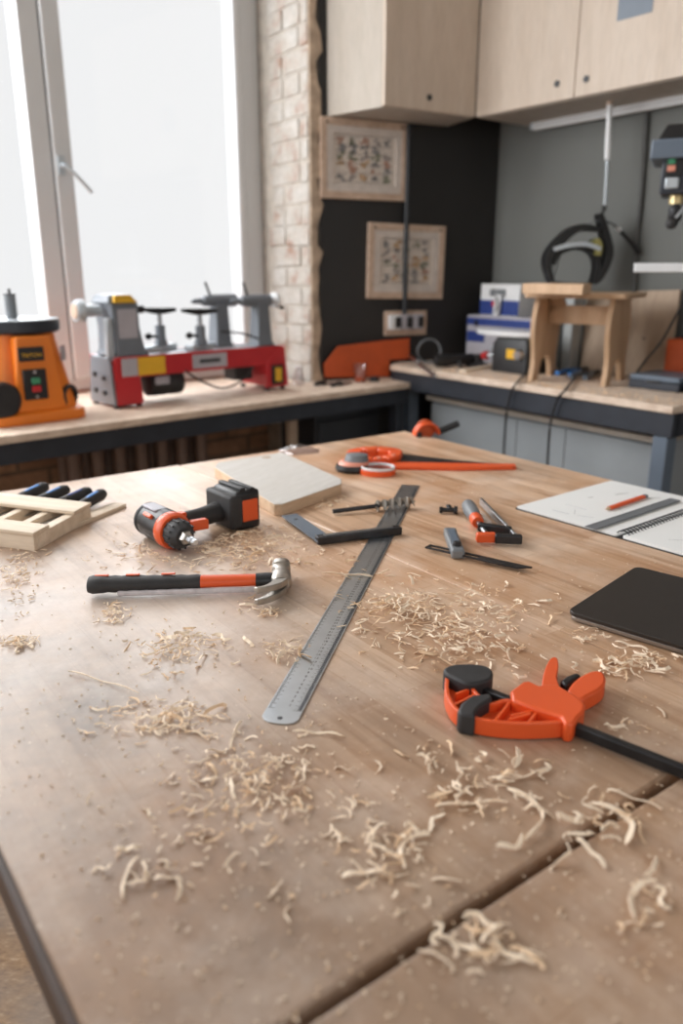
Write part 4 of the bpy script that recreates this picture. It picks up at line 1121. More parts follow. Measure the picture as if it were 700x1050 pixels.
lp_ = MB().box((lx, yf-.001, lz), (.085, .006, .046)).build('badge', 'blk', t, .002)
textpart('TRITON', .0185, 'yellow', t, (lx, yf-.0045, lz-.004), (math.pi/2, 0, 0), 'lettering')
a = vp(t, 36, 394, yf); sw = MB().box((a.x, yf-.002, a.z), (.078, .012, .10)).build('switch_plate', 'blk', t, .003)
MB().box((a.x, yf-.010, a.z+.012), (.028, .010, .020)).build('green_button', 'ok_green', sw, .002)
MB().box((a.x, yf-.010, a.z-.014), (.028, .010, .020)).build('red_button', 'red', sw, .002)
for s in (-1, 1): MB().cyl((a.x, yf-.006, a.z+s*.041), (a.x, yf-.010, a.z+s*.041), .005).build('screw', 'steel', sw)
a = vp(t, 3, 411, yf+.0); MB().turn((a.x, yf+.03, a.z), (a.x, yf-.012, a.z), [(.060, 0), (.060, .8), (.052, 1)], 32).build('storage_knob', 'blk', t)
q = vp(t, 68, 405, -.11)
MB().ring((q.x-.02, -.09, q.z), (q.x+.006, -.135, q.z), .040, .026).build('dust_port', 'blk', t)
MB().cyl((q.x-.02, -.09, q.z), (q.x-.002, -.118, q.z), .027).build('dust_port_core', 'orange2', t)
MB().box((.112, -.123, .225), (.03, .004, .05), (0, 0, R(40))).build('warning_label', 'labelgrey', t)

# ---- red lathe
pa, pb = P(120, 420), P(290, 399)
t = thing('wood_lathe', 'red wood lathe with grey headstock standing on the window bench', 'lathe', (pa.x, pa.y, T), azim(pa, pb))
LL = (pb-pa).length; dB = .20
zb = vp(t, 118, 367, 0).z; zb0 = vp(t, 200, 381, 0).z
# end block and plates
MB().prism([(0, .012), (.115, .012), (.105, zb0+.01), (.008, zb0+.01)], 0, .012, 'xz').build('end_block', 'red', t, .002)
MB().prism([(-.004, .012), (dB+.004, .012), (dB-.03, zb), (.02, zb)], -.006, .004, 'yz').build('end_plate', 'castgrey', t, .004)
MB().box((.055, dB/2, .09), (.10, dB-.02, .15)).build('leg_box', 'red', t, .004)
for y_, z_ in ((.07, .11), (.07, .055), (.14, .12), (.14, .06)): MB().cyl((-.006, y_, z_), (-.014, y_, z_), .009).build('bolt', 'blk', t)
MB().box((LL/2+.004, .004, (zb+zb0)/2), (LL-.008, .010, zb-zb0)).build('bed_front', 'red', t, .002)
MB().box((LL/2, dB-.006, (zb+zb0)/2), (LL-.012, .010, zb-zb0)).build('bed_back', 'red', t, .002)
mb = MB(); mb.box((LL/2, .045, zb-.006), (LL-.01, .05, .012)); mb.box((LL/2, dB-.045, zb-.006), (LL-.01, .05, .012)); mb.build('bed_way', 'castlight', t, .001)
def lab_(x0, x1, m, nm, d=.0): 
    a, b = vp(t, x0, 372, 0), vp(t, x1, 372, 0); MB().box(((a.x+b.x)/2, -.002, (zb+zb0)/2+d), (b.x-a.x, .002, (zb-zb0)*.86)).build(nm, m, t)
lab_(124, 140.5, 'labelgrey', 'grey_label'); lab_(141, 169, 'yellow', 'yellow_label')
a, b = vp(t, 197, 368, 0), vp(t, 232, 363, 0); MB().box(((a.x+b.x)/2, -.002, (zb+zb0)/2), (b.x-a.x, .002, .055)).build('name_label', 'labelgrey', t)
MB().box(((a.x+b.x)/2, -.0035, (zb+zb0)/2), ((b.x-a.x)*.6, .001, .016)).build('label_print', 'mark', t)
# right foot
x0_ = vp(t, 273, 385, 0).x; x1_ = LL+.01
MB().prism([(x0_, .014), (x1_+.02, .014), (x1_, zb), (x0_, zb0+.01)], -.004, .02, 'xz').build('foot_plate', 'red', t, .002)
MB().box(((x0_+x1_)/2, dB/2, .08), (x1_-x0_-.01, dB-.02, .12)).build('foot_box', 'red', t, .004)
sb = MB().box(((x0_+x1_)/2+.006, -.008, .068), ((x1_-x0_)*.62, .010, .082)).build('switch_box', 'blk', t, .003)
MB().box(((x0_+x1_)/2+.006, -.014, .068), ((x1_-x0_)*.34, .004, .058)).build('switch_label', 'yellow', sb, .001)
for x in (.01, .10, x0_+.01, x1_): 
    for y in (.015, dB-.015): MB().turn((x, y, 0), (x, y, .016), [(.012, 0), (.012, .5), (.007, 1)], 12).build('foot', 'blk', t)
# headstock
h0 = vp(t, 118, 340, .03).x; h1 = vp(t, 144, 340, .03).x; zt_ = vp(t, 130, 311, .03).z
rr = []
def hs(z, x0, x1, y0, y1): return [(x0, y0, z), (x1, y0, z), (x1, y1, z), (x0, y1, z)]
MB().loft([hs(zb, h0-.01, h1+.03, .015, dB-.015), hs(zb+.02, h0-.0, h1+.012, .022, dB-.02), hs(zb+.10, h0+.0, h1, .03, dB-.03), hs(zt_, h0-.01, h1-.002, .03, dB-.03)]).build('headstock', 'castgrey', t, .006)
MB().loft([hs(zb+.001, h0-.035, h0-.008, .03, .06), hs(zt_-.05, h0-.03, h0-.008, .03, .06)]).build('headstock_rib', 'castlight', t, .004)
MB().loft([hs(zt_, h0-.02, h1, .028, dB-.028), hs(zt_+.028, h0-.01, h1-.03, .045, dB-.04), hs(zt_+.032, h0, h1-.04, .06, dB-.06)]).build('belt_cover', 'castgrey', t, .004)
MB().prism([(h0+.0, zt_+.002), (h1-.006, zt_+.002), (h1-.035, zt_+.030), (h0+.006, zt_+.030)], .022, .036, 'xz').build('cover_label', 'yellow', t, .001)
MB().box(((h0+h1)/2, .0285, (zb+zt_)/2+.012), ((h1-h0)*.74, .004, (zt_-zb)*.66)).build('speed_chart', 'labelgrey', t)
zs = vp(t, 146, 317, .10).z
MB().turn((h0-.115, .10, zs), (h0-.02, .10, zs), [(.036, 0), (.042, .12), (.042, .30), (.022, .34), (.022, 1)], 28).build('handwheel', 'castlight', t)
MB().cyl((h0-.119, .10, zs), (h0-.112, .10, zs), .027).build('wheel_insert', 'framewood', t)
MB().turn((h1-.01, .10, zs), (h1+.065, .10, zs), [(.022, 0), (.022, .4), (.015, .5), (.015, .85), (.005, 1)], 20).build('spindle', 'blksteel', t)
# motor
mx = vp(t, 172, 396, .06)
MB().turn((mx.x-.085, .09, .072), (mx.x+.075, .09, .072), [(.03, 0), (.05, .06), (.052, .2), (.052, .55), (.046, .6), (.052, .66), (.052, .95), (.03, 1)], 28).build('motor', 'rub', t)
MB().box((mx.x-.035, .038, .085), (.062, .006, .03)).build('motor_label', 'labelgrey', t, .001)
MB().box((x0_-.075, .10, .085), (.09, .09, .07)).build('control_box', 'blk', t, .006)
# two tool rests and two tailstocks
def rest(x0, x1, ypx, yl, col, kx):
    a = vp(t, x0, ypx, yl); b = vp(t, x1, ypx, yl); mid = (a+b)/2
    nm = MB().prism([(a.x, a.z+.006), (b.x, b.z+.006), (b.x, b.z-.008), (mid.x+.02, mid.z-.018), (mid.x-.02, mid.z-.018), (a.x, a.z-.008)], yl-.014, yl+.014, 'xz').build('tool_rest', 'blksteel', t, .002)
    MB().cyl((mid.x, yl, mid.z-.07), (mid.x, yl, mid.z-.012), .010).build('rest_post', 'steel', nm)
    MB().turn((mid.x, yl, zb+.022), (mid.x, yl, mid.z-.06), [(.030, 0), (.020, .35), (.020, 1)], 20).build('rest_socket', 'castgrey', nm)
    MB().box((mid.x+.01, yl+.02, zb+.012), (.17, .045, .022), (0, 0, R(24))).build('rest_base', 'castlight', nm, .006)
    kb = MB(); kb.cyl((mid.x, yl, zb+.055), (mid.x-.055, yl-.01, zb+.06), .006); kb.ball((mid.x-.06, yl-.01, zb+.06), .014); kb.build('lock_knob', 'blk', nm)
rest(146, 179, 317, .13, 'blk', -1); rest(187, 221, 318, .06, 'blk', -1)
def tail(x0, x1, xc, yl, wheel):
    a = vp(t, x0, 309, yl); b = vp(t, x1, 308, yl); c_ = vp(t, xc, 330, yl).x
    MB().loft([hs(zb, c_-.045, c_+.05, yl-.045, yl+.045), hs(zb+.02, c_-.035, c_+.04, yl-.035, yl+.035), hs(a.z-.01, c_-.025, c_+.035, yl-.025, yl+.025)]).build('tailstock', 'castgrey', t, .006)
    MB().turn((a.x, yl, a.z), (b.x, yl, a.z), [(.004, 0), (.010, .04), (.012, .22), (.020, .25), (.026, .5), (.026, .97), (.018, 1)], 20).build('quill_barrel', 'castgrey', t)
    if wheel:
        MB().turn((b.x, yl, a.z), (b.x+.035, yl, a.z), [(.012, 0), (.012, .4), (.032, .5), (.032, .9), (.02, 1)], 24).build('tail_handwheel', 'white', t)
        MB().cyl((b.x+.025, yl, a.z-.02), (b.x+.07, yl, a.z-.035), .007).build('crank_grip', 'blk', t)
    MB().cyl((a.x+(b.x-a.x)*.42, yl, a.z+.02), (a.x+(b.x-a.x)*.26, yl-.02, a.z+.075), .005).build('lock_lever', 'blk', t)
tail(196, 242, 224, .14, False); tail(236, 277, 266, .05, True)
cb_ = [vp(t, x, y, -.03) for x, y in ((190, 380), (205, 390), (228, 398), (248, 390), (260, 376))]
for c_ in cb_: c_.z = max(.004, c_.z)
MB().tube([tuple(c_) for c_ in cb_], .004).build('power_cable', 'blk', t)
cb_ = [vp(t, x, y, .02) for x, y in ((226, 340), (248, 342), (272, 350), (288, 358))]
MB().tube([tuple(c_) for c_ in cb_], .004).build('power_cable', 'blk', t)

# ---- right end of the window bench
fb = PV(333, 386, C0-nD*.035, AZD)
t = thing('folded_board', 'bent orange sheet leaning on the dark wall at the end of the window bench', 'board', (fb.x, fb.y, T), AZD)
pts = [vp(t, x, y, 0) for x, y in ((333, 387), (332, 373), (346, 355), (399, 348.5), (399, 386))]
MB().prism([(p.x, max(0, p.z)) for p in pts], -.003, .003, 'xz').build('front_sheet', 'orangeflat', t, .001)
MB().prism([(pts[3].x+.001, .085), (pts[3].x+.11, .085), (pts[3].x+.11, pts[3].z+.004), (pts[3].x+.001, pts[3].z-.002)], -.003, .003, 'xz').build('side_sheet', 'orangeflat', t, .001)
c_ = P(369, 391.5)
t = thing('plastic_cup', 'small clear plastic cup in front of the bent orange sheet', 'cup', (c_.x, c_.y, T))
mb = MB(); mb.turn((0, 0, 0), (0, 0, .085), [(.024, 0), (.030, .5), (.036, .97), (.038, 1)], 24, False); mb.cyl((0, 0, 0), (0, 0, .002), .024); mb.build('wall', 'clear', t)
MB().cyl((0, 0, .003), (0, 0, .022), .0235, .025).build('contents', 'orangeflat', t)
c_ = P(384, 391); mb = MB(); mb.ring((0, 0, 0), (0, 0, .022), .022, .009); o = mb.build('tape_roll', 'rub', None, .002); o.location = (c_.x, c_.y, T); tag(o, 'small black tape roll beside the clear cup', 'tape')
for k, (p0, p1, nm, lab) in enumerate((((323, 396), (342, 393.5), 'putty_knife', 'dark flat blade tool at the foot of the brick pillar'), ((340, 397), (358, 393), 'scraper', 'dark flat scraper just left of the clear cup'))):
    a, b = P(*p0), P(*p1); q = thing(nm, lab, 'tool', (a.x, a.y, T), azim(a, b)); L = (b-a).length
    MB().tube([(0, 0, .009), (L*.35, 0, .011), (L*.55, 0, .008)], .009).build('handle', 'blk', q); MB().prism([(L*.55, -.008), (L, -.022), (L, .022), (L*.55, .008)], .004, .006).build('blade', 'blksteel', q)
c_ = P(306, 394); random.seed(9); mb = MB(); rr = []
for j in range(6): rr.append([((.034-.004*j)*math.cos(.52*k)*random.uniform(.7, 1.1), (.03-.003*j)*math.sin(.52*k)*random.uniform(.7, 1.1), .016*j) for k in range(12)])
o = mb.loft(rr).build('plastic_bag', 'clear', None, ang=10); o.location = (c_.x, c_.y, T); tag(o, 'crumpled clear bag at the foot of the brick pillar beside the lathe', 'bag')

# ---- right bench: things from left to right
# chrome holdfast hanging over the bench end
a, m_, b = P(416, 362, TB+.03), P(428, 373, TB+.012), P(447, 388, TB-.01)
t = thing('holdfast', 'chrome jointed rod with a grey plate over the left end of the right workbench', 'tool', (m_.x, m_.y, TB), azim(m_, b))
la = loc_of(t, a); lb = loc_of(t, P(447, 387, TB+.012))
MB().tube([(la.x, la.y, la.z), (0, 0, .02)], .010, 12, 1).build('knuckle', 'steel', t)
for k in range(2): MB().turn((lb.x*(.02+.5*k), lb.y*(.02+.5*k), .014), (lb.x*(.47+.5*k), lb.y*(.47+.5*k), .014), [(.006, 0), (.0085, .1), (.0085, .9), (.006, 1)], 16).build('rod', 'steel', t)
MB().box((la.x+.0, la.y+.02, .105), (.05, .012, .09), (0, R(10), 0)).build('grey_plate', 'grey', t, .003)
MB().cyl((la.x, la.y+.01, .03), (la.x, la.y+.02, .07), .008).build('stem', 'blksteel', t)
# cable coil
c_ = P(440, 374, TB); mb = MB(); mb.tube([(.055*math.cos(a)*1.0, .0+.03*math.sin(a*2)*.3, .062+.055*math.sin(a)) for a in [2*math.pi*k/16 for k in range(17)]], .005, 8, 2)
o = mb.build('coiled_cable', 'grey'); o.location = (c_.x, c_.y+.03, TB); tag(o, 'grey cable loop standing between the chrome rod and the blue case', 'cable')
# black power tool lump (angle grinder)
a, b = P(447, 378, TB), P(500, 376, TB)
t = thing('angle_grinder', 'black power tool lying on the right workbench in front of the blue-striped case', 'grinder', (a.x, a.y, TB), azim(a, b)); L = (b-a).length
MB().turn((0, .03, .032), (L*.80, .03, .036), [(.010, 0), (.026, .04), (.030, .3), (.024, .5), (.026, .9), (.015, 1)], 18).build('body', 'blk', t)
MB().turn((L*.84, .03, .0), (L*.84, .03, .055), [(.055, 0), (.056, .2), (.03, .4), (.022, 1)], 20).build('guard', 'rub', t)
MB().cyl((L*.45, .03, .03), (L*.42, -.03, .012), .010).build('side_grip', 'rub', t)
c_ = P(455, 361, TB); o = MB().box((0, 0, .045), (.09, .05, .045)).box((0, 0, .012), (.07, .04, .024)).build('orange_box', 'orangeflat', None, .004, loc=(c_.x, c_.y+.0, TB), rotz=R(10)); tag(o, 'small dark orange box behind the black power tool', 'box')
o.location = tuple(P(455, 366, TB))
# thin lath
a, b = P(474, 382, TB), P(508, 376, TB); o = MB().box(((b-a).length/2, 0, .006), ((b-a).length, .03, .012)).build('wood_offcut', 'lath', None, .001, loc=tuple(a), rotz=R(90-azim(a, b))); tag(o, 'short pale wooden offcut at the edge of the right workbench before the black machine', 'offcut')
# two cases stacked
def quad_thing(name, label, cat, p0, p1, z, dep): 
    a, b = P(*p0, z), P(*p1, z); t = thing(name, label, cat, (a.x, a.y, z), azim(a, b)); return t, (b-a).length
mRB = Matrix.Translation(RB.location) @ RB.rotation_euler.to_matrix().to_4x4()
def rbthing(name, label, cat, x, y, grp=None):
    q = mRB @ Vector((x, y, TB)); return thing(name, label, cat, tuple(q), AZR+180, grp)
t = rbthing('tool_case', 'grey case with a blue band on the right workbench, under the white and blue box', 'case', 1.42, -.42); L = .42
zt_ = vp(t, 470, 322, 0).z
MB().box((L/2, .09, zt_/2), (L, .18, zt_)).build('body', 'labelgrey', t, .006)
MB().box((L/2, .0, zt_-.030), (L*.98, .006, .034)).build('blue_band', 'darkblue', t, .002)
MB().box((L*.16, -.001, zt_*.55), (L*.28, .006, .05)).build('blue_patch', 'darkblue', t, .002)
MB().box((L*.17, -.006, zt_-.036), (.018, .010, .028)).build('latch', 'blk', t, .002)
t2, L2 = quad_thing('carton', 'white and blue carton lying on top of the blue-banded case', 'carton', (491, 320), (552, 323), TB+zt_, .15)
t2.location.z = TB+zt_; t2.location.x += .0
# put it on the case: take its place from the case axes
q = vp(t, 492, 318, .03); q2 = vp(t, 545, 318, .03); t2.location = Matrix.Translation(t.location) @ t.rotation_euler.to_matrix().to_4x4() @ Vector((q.x, .03, zt_)); t2.rotation_euler = t.rotation_euler
L2 = min(q2.x-q.x, .25); H2 = vp(t, 492, 291, .03).z-zt_
MB().box((L2/2, .08, H2/2), (L2, .16, H2)).build('box', 'white', t2, .003)
MB().box((L2/2, -.001, H2*.26), (L2*.99, .004, H2*.46)).build('blue_panel', 'darkblue', t2)
mb = MB(); [mb.box((L2*(.28+.07*k), -.002, H2*.73), (L2*.05, .003, H2*.22)) for k in range(6)]; mb.build('printed_lettering', 'grey', t2)
ks = vp(t2, 514, 308, -.02); 
t3 = thing('glue_gun', 'small white hand tool with a red knob leaning before the carton', 'tool', (0, 0, 0)); t3.location = Matrix.Translation(t2.location) @ t2.rotation_euler.to_matrix().to_4x4() @ Vector((L2*.52, -.016, 0)); t3.rotation_euler = t2.rotation_euler
MB().box((0, 0, .05), (.035, .018, .095), (0, R(8), 0)).build('body', 'white', t3, .005); MB().cyl((-.028, -.0, .055), (-.012, 0, .056), .013).build('red_knob', 'red', t3); MB().tube([(.0, -.012, .09), (.012, -.014, .05), (-.004, -.012, .015)], .004).build('trigger', 'blk', t3)
# scroll saw / black machine with a white oval table
t, L = quad_thing('scroll_saw', 'black bench machine with white oval table and chrome dial left of the wooden stool', 'saw', (506, 381), (592, 388), TB, .2)
q = mRB @ Vector((1.055, -.225, TB)); t.location = q; t.rotation_euler.z = R(90-AZR-180)
zt_ = vp(t, 520, 347, 0).z
MB().loft([[(x, y, z) for x, y in rrect(i, i, .215-i, .185-i, .02)] for i, z in ((0, 0), (0, zt_*.8), (.012, zt_))]).build('body', 'blk', t, .002)
MB().box((vp(t, 524, 362, 0).x, -.002, zt_*.56), (.05, .004, .04)).build('warning_label', 'yellow', t)
kx = vp(t, 533, 363, 0).x
MB().turn((kx, 0, zt_*.56), (kx, -.022, zt_*.56), [(.024, 0), (.022, .7), (.018, 1)], 20).build('speed_dial', 'steel', t)
tz = vp(t, 500, 341, .02).z; tx0 = vp(t, 483, 339, .03).x; 
mb = MB(); mb.loft([[(x, y, z) for x, y in ell((tx0+.222)/2, .085, (.222-tx0)/2, .085, 32)] for z in (tz-.010, tz+.012)]); mb.build('saw_table', 'white', t, .003)
MB().cyl((.07, .07, zt_-.01), (.07, .07, tz-.009), .012).build('table_post', 'steel', t); MB().cyl((.16, .09, zt_-.01), (.16, .09, tz-.009), .014).build('table_post', 'steel', t)
MB().turn((.0, .05, zt_*.72), (-.045, .05, zt_*.60), [(.022, 0), (.018, .6), (.010, 1)], 16).build('nozzle', 'castlight', t)
MB().turn((-.045, .03, zt_*.42), (-.075, .03, zt_*.40), [(.010, 0), (.020, .3), (.016, 1)], 14).build('tension_knob', 'red', t); MB().cyl((-.046, .03, zt_*.42), (.0, .04, zt_*.46), .006).build('knob_rod', 'steel', t)
# clear bins behind
for k, (px, hpx, lab) in enumerate((((533, 318), 279, 'frosted plastic bin standing behind the white and blue carton'), ((545, 318), 272, 'taller frosted plastic bin behind the stool seat'))):
    o = MB().box((0, 0, (.33+.04*k)/2), (.05, .07, .33+.04*k)).build('plastic_bin', 'frost', None, .006); 
    o.location = tuple(mRB @ Vector((.96-.085*k, -.545, TB))); o.rotation_euler.z = RB.rotation_euler.z; tag(o, lab, 'bin')
# ---- stool
pa, pb = P(540, 391, TB), P(620, 397, TB)
t = thing('step_stool', 'small wooden stool with wavy-edged leg panels standing on the right workbench', 'stool', (pa.x, pa.y, TB), azim(pa, pb)); L = (pb-pa).length
dpt = .30; zs = vp(t, 547, 304, 0).z
def panel(x0, x1):
    half = [(.0, 0), (.045, 0), (.055, .05), (.075, .10), (.105, .125)]
    edge = []
    for k in range(17):
        u = k/16; edge.append((-.0+.018*math.sin(u*math.pi*2.2)+.028*u*u*.4+.012*u, zs*u*.985))
    left = edge; right = [(dpt-a, b) for a, b in edge]
    arch = [(dpt-.075, 0), (dpt-.082, .04), (dpt-.10, .072), (dpt-.125, .09), (dpt/2, .096), (.125, .09), (.10, .072), (.082, .04), (.075, 0)]
    pts = left + right[::-1] + arch
    mb = MB(); mb.prism(pts, x0, x1, 'yz'); return mb.build('leg_panel', 'stool', t, .002)
panel(.0, .020); panel(L-.02, L)
MB().box((L/2, dpt/2, zs*.78), (L-.042, .018, zs*.22)).build('stretcher', 'stool', t, .002)
MB().prism([(.022, zs*.985), (.07, zs*.985), (.09, zs*.90), (.022, zs*.80)], dpt/2-.009, dpt/2+.009, 'xz').build('gusset', 'stool', t, .001)
MB().prism(rrect(-.03, -.02, L+.05, dpt+.02, .02), zs*.985, zs+.014).build('seat', 'stool', t, .003)
zsl = TB+zs+.0145; a, b, c_ = P(535, 301, zsl), P(597, 302.5, zsl), P(630, 297, zsl)
t = thing('wood_block', 'thick pale wooden slab lying on the seat of the stool', 'board', (a.x, a.y, zsl), azim(a, b))
lb, lc_ = loc_of(t, b), loc_of(t, c_); v = Vector((lc_.x-lb.x, lc_.y-lb.y)).normalized()*min(.22, (lc_-lb).length)
MB().prism([(0, 0), (lb.x, lb.y), (lb.x+v.x, lb.y+v.y), (v.x, v.y)], 0, .036).build('slab', 'stool', t, .002)
# blue handled pliers on the bench between the stool legs
for k, (p0, p1, lab) in enumerate((((577, 386), (603, 380), 'blue-handled pliers lying between the stool legs, the ones nearer the left leg'), ((592, 390), (614, 383), 'blue-handled pliers lying between the stool legs, the ones nearer the right leg'))):
    a, b = P(*p0, TB), P(*p1, TB); t = thing('pliers', lab, 'pliers', (a.x, a.y, TB+.0), azim(a, b), 'blue-handled pliers under the stool'); L = max(.13, (b-a).length)
    for s in (-1, 1): MB().tube([(0, s*.028, .012), (L*.3, s*.026, .015), (L*.55, s*.008, .014)], .0095).build('handle', 'greyblue' if k else 'blue', t)
    MB().prism([(L*.52, -.014), (L*.72, -.017), (L, -.004), (L, .004), (L*.72, .017), (L*.52, .014)], .006, .020).build('jaws', 'blksteel', t, .002)
# leaning board
a, b = P(596, 377, TB), P(684, 384, TB)
t = rbthing('plywood_sheet', 'grey-brown plywood sheet leaning against the grey wall behind the stool', 'board', .80, -.555); t.location.z += .004
t.rotation_euler = Euler((R(-15), 0, R(90-AZR-180)), 'XYZ')
p_tr = vp(t, 697, 297, 0); p_br = vp(t, 685, 384, 0)
MB().prism([(max(-.1, vp(t, 595, 377, 0).x), 0), (p_br.x, 0), (p_tr.x, p_tr.z), (vp(t, 602, 300, 0).x, vp(t, 602, 300, 0).z)], 0, .014, 'xz').build('sheet', 'plybrown', t, .001)
MB().box((vp(t, 660, 347, 0).x, -.001, vp(t, 660, 347, 0).z), (.014, .001, .006)).build('stamp', 'mark', t)
# dark case at the right end
a, b = P(642, 400, TB), P(698, 405, TB); a = P(643, 397, TB); b = P(693, 403, TB)
t = thing('flat_case', 'flat dark blue-grey case at the right end of the right workbench', 'case', (a.x, a.y, TB), azim(a, b)); L = .205
MB().box((L/2, .10, .016), (L, .20, .032)).build('lower_shell', 'frame', t, .005); MB().box((L/2, .10, .0425), (L-.004, .196, .020)).build('lid', 'greyblue', t, .005); MB().box((L/2, .006, .03), (.06, .014, .012)).build('handle', 'blk', t, .003)
t = rbthing('orange_case', 'orange plastic case behind the flat dark case at the right edge', 'case', .315, -.56)
MB().box((0, 0, .085), (.14, .10, .17)).build('body', 'orangeflat', t, .01); MB().box((0, 0, .178), (.06, .02, .016)).build('carry_handle', 'blk', t, .003)
# black lead dropping to the bench
r0 = [vp(RB, x, y, -.33) for x, y in ((706, 300), (692, 325), (678, 350), (660, 372), (646, 384))]
pts = [RB.matrix_world @ Vector((0, 0, 0)) for _ in ()]
mRB = Matrix.Translation(RB.location) @ RB.rotation_euler.to_matrix().to_4x4()
mb = MB(); mb.tube([tuple(mRB @ q) for q in r0[:-1]]+[tuple((mRB @ r0[-1]).xy)+(TB+.006,)], .0045); o = mb.build('power_lead', 'blk'); tag(o, 'black lead curving down in front of the leaning plywood sheet', 'cable')
# two leads over the bench front
for k, (pp, lab) in enumerate(((((538, 383), (531, 390), (524, 402), (519, 425), (516, 470)), 'black lead hanging over the bench edge just left of the stool'), (((590, 386), (581, 393), (571, 410), (564, 435), (561, 480)), 'black lead hanging over the bench edge between the stool legs'))):
    pts = []
    for i, (x, y) in enumerate(pp):
        if i == 0: pts.append(tuple(P(x, y, TB+.006)))
        elif i == 1: q = vp(RB, x, y, .004); q.z = TB+.008; pts.append(tuple(mRB @ q))
        else: pts.append(tuple(mRB @ vp(RB, x, y, .008+.006*(i > 2))))
    mb = MB(); mb.tube(pts, .0048); tag(mb.build('power_lead', 'blk'), lab, 'cable', None)
# chips on the right bench
rn = random.Random(6); mb = MB()
for i in range(260):
    x = rn.uniform(.0, LR-.25); y = -abs(rn.gauss(0, .09))-.01; p = mRB @ Vector((x, y, TB+.001)); L = rn.uniform(.004, .016)
    strip(mb, [(-L/2, 0, 0), (0, L*.1, .002), (L/2, 0, 0.001)], .004, .001, rn, Matrix.Translation(p) @ Euler((0, 0, rn.uniform(0, 6))).to_matrix().to_4x4())
tag(mb.build('sawdust_chips', 'shav2'), 'wood chips strewn along the front of the right workbench', 'sawdust', None, 'stuff')

# ---- hanging rod with the face shield
a = P(625, 104, ZC); yy = a.y; 
def HV(x, y, dy=0): d = ray(x, y); s = (yy+dy)/d.y; return d*s + Vector((0, 0, CZ))
t = thing('hanging_rod', 'white rod hanging down from the plywood cabinet above the face shield', 'rod', tuple(a))
def hv(r_, x, y, dy=0): return HV(x, y, dy)-r_.location
MB().turn((0, 0, -.0), hv(t, 622.5, 165), [(.004, 0), (.012, .06), (.010, .3), (.013, .75), (.012, .97), (.006, 1)], 16).build('sleeve', 'white', t)
MB().cyl(hv(t, 622.5, 165), hv(t, 620, 212), .0065).build('shaft', 'castlight', t)
MB().turn(hv(t, 620, 210), hv(t, 617.5, 219), [(.006, 0), (.011, .4), (.004, 1)], 12).build('hook', 'blk', t)
MB().cyl((0, 0, -.012), (0, 0, 0), .013).build('ceiling_mount', 'framewood', t)
c_ = HV(616, 219); t = thing('face_shield', 'black face shield headgear with yellow tabs hanging from the white rod', 'face shield', tuple(c_))
def band(px, wd, dep, m, nm, dy=0, cl=False):
    P_ = [hv(t, x, y, dy) for x, y in px]; q = sm([(p.x, p.z) for p in P_], 5, cl)
    n = len(q); rings = []
    for i in range(n):
        a = q[i-1] if i else q[i]; b = q[(i+1)] if i < n-1 else q[i]; d = Vector((b[0]-a[0], b[1]-a[1])).normalized(); nn = Vector((-d.y, d.x)); w2 = (wd[0]+(wd[1]-wd[0])*math.sin(i/(n-1)*math.pi))/2
        y0 = dy+dep*.5*0; rings.append([(q[i][0]+nn.x*w2, dy-dep/2, q[i][1]+nn.y*w2), (q[i][0]-nn.x*w2, dy-dep/2, q[i][1]-nn.y*w2), (q[i][0]-nn.x*w2, dy+dep/2, q[i][1]-nn.y*w2), (q[i][0]+nn.x*w2, dy+dep/2, q[i][1]+nn.y*w2)])
    return MB().loft(rings).build(nm, m, t, .001)
band([(564, 289), (560, 266), (574, 246), (592, 234), (614, 236)], (.012, .034), .09, 'vblk', 'crown_band')
band([(565, 272), (572, 259), (590, 253), (606, 258), (611, 272), (607, 288)], (.012, .026), .07, 'vblk', 'head_band', .0)
band([(613, 219), (619, 240), (622, 262), (613, 284), (606, 290)], (.014, .030), .08, 'vblk', 'side_strap', .0)
band([(565, 256), (580, 252), (598, 251), (612, 256)], (.016, .018), .10, 'castlight', 'visor_rail', -.008)
band([(608, 246), (611, 252), (610, 262)], (.02, .028), .085, 'olive', 'yellow_tab', -.012)
band([(600, 231), (610, 227), (624, 228), (632, 233)], (.004, .006), .02, 'grey', 'wire_hook')
MB().cyl(hv(t, 632, 233), hv(t, 637, 238), .008).build('pivot', 'white', t)
MB().tube([hv(t, 636, 237), hv(t, 646, 248), hv(t, 655, 260)], .009, 10, 3).build('crank_handle', 'blk', t)
MB().tube([hv(t, 566, 288), hv(t, 572, 268), hv(t, 577, 256)], .003, 6, 3).build('side_wire', 'grey', t); MB().tube([hv(t, 566, 289), hv(t, 588, 291), hv(t, 608, 290)], .004, 6, 3).build('chin_wire', 'blk', t)
# grey wall cable duct
pts = [PV(x, y, K-nG*.012, 180+AZG) for x, y in ((663, 112), (660, 160), (656, 210), (652, 250), (649, 320))]
mb = MB(); mb.tube([tuple(p) for p in pts], .010); tag(mb.build('cable_conduit', 'wallduct'), 'grey painted conduit running down the grey wall beside the drill press', 'pipe')
pts = [PV(x, y, K-nG*.02, 180+AZG) for x, y in ((660, 232), (674, 250), (688, 290), (692, 320))]
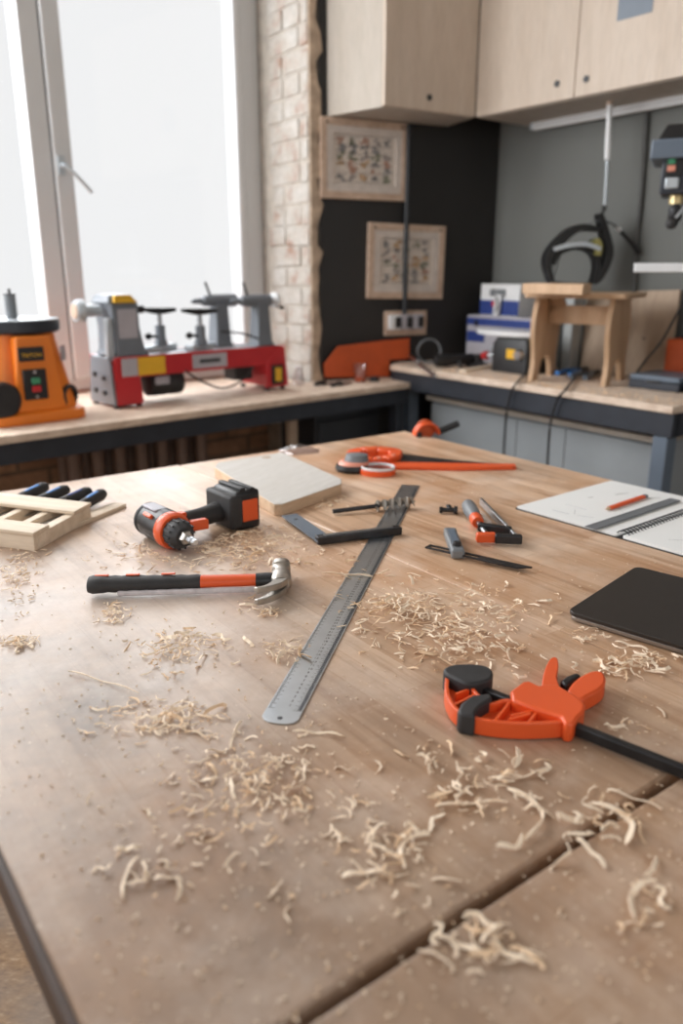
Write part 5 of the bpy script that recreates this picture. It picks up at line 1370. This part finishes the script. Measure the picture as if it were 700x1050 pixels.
# ---- drill press, its column just outside the frame
bp = mRB @ Vector((.02, -.40, TB)); dz = bp.y
def DV(x, y, yv): d = ray(x, y); s = yv/d.y; return d*s + Vector((0, 0, CZ))
yv = 2.78; cp = DV(735, 300, yv)
t = thing('drill_press', 'black and blue bench drill press at the right edge in front of the grey wall', 'drill press', (cp.x, cp.y, TB), 114)
def dv(x, y, dy=0): return vp(t, x, y, dy)
def dbox(nm, x0, y0, x1, y1, d0, d1, m, bev=.006, par=None):
    a, b = dv(x0, y0, d0), dv(x1, y1, d0); return MB().box(((a.x+b.x)/2, (d0+d1)/2, (a.z+b.z)/2), (b.x-a.x, d1-d0, a.z-b.z)).build(nm, m, par or t, bev)
top = dv(735, 128).z
MB().box((0, 0, .0125), (.10, .17, .025)).build('base', 'frame', t, .006)
MB().cyl((0.015, .03, .02), (.015, .03, top), .026).build('column', 'steel', t)
a, b, c_ = dv(669, 150, -.12), dv(684, 127, -.08), dv(800, 128)
mb = MB(); mb.loft([[(a.x, -.12, z), (.16, -.12, z), (.16, .12, z), (a.x, .12, z)] for z in (a.z-.02,)]+[[(dv(676, 138, -.10).x, -.10, a.z+.03), (.15, -.10, a.z+.03), (.15, .10, a.z+.03), (dv(676, 138, -.10).x, .10, a.z+.03)], [(b.x, -.08, b.z), (.13, -.08, b.z), (.13, .08, b.z), (b.x, .08, b.z)]])
mb.build('belt_cover', 'blk', t, .006)
dbox('cover_rim', 668, 143, 800, 156, -.125, .125, 'greyblue'); hd_ = dbox('head', 680, 156, 770, 196, -.09, .09, 'frame')
f = dbox('switch_plate', 683, 159, 699, 180, -.098, -.088, 'blk', .002); 
dbox('green_button', 685.5, 161, 692, 168, -.106, -.097, 'ok_green', .002, f); dbox('red_button', 684.5, 169.5, 692, 175.5, -.106, -.097, 'pinkrim', .002, f)
dbox('depth_scale', 682, 182, 695, 193, -.10, -.088, 'castlight', .004)
q = dv(695, 196); MB().turn((q.x, -.03, q.z), (q.x, -.03, dv(697, 232).z), [(.020, 0), (.020, .2), (.012, .25), (.012, .45), (.022, .5), (.022, .8), (.008, 1)], 20).build('chuck', 'blksteel', t)
MB().turn((q.x, -.03, dv(697, 199).z), (q.x, -.03, dv(697, 210).z), [(.024, 0), (.024, 1)], 20).build('quill_collar', 'brassy', t)
q2 = dv(689, 230); kb = MB(); kb.ball((q2.x, -.06, q2.z), .020); kb.build('feed_knob', 'rub', t); MB().cyl((q2.x, -.06, q2.z), (q.x+.03, -.04, q2.z+.06), .006).build('feed_lever', 'steel', t)
dbox('drill_table', 650, 270, 770, 279, -.12, .10, 'white', .003)
#@@BGEND
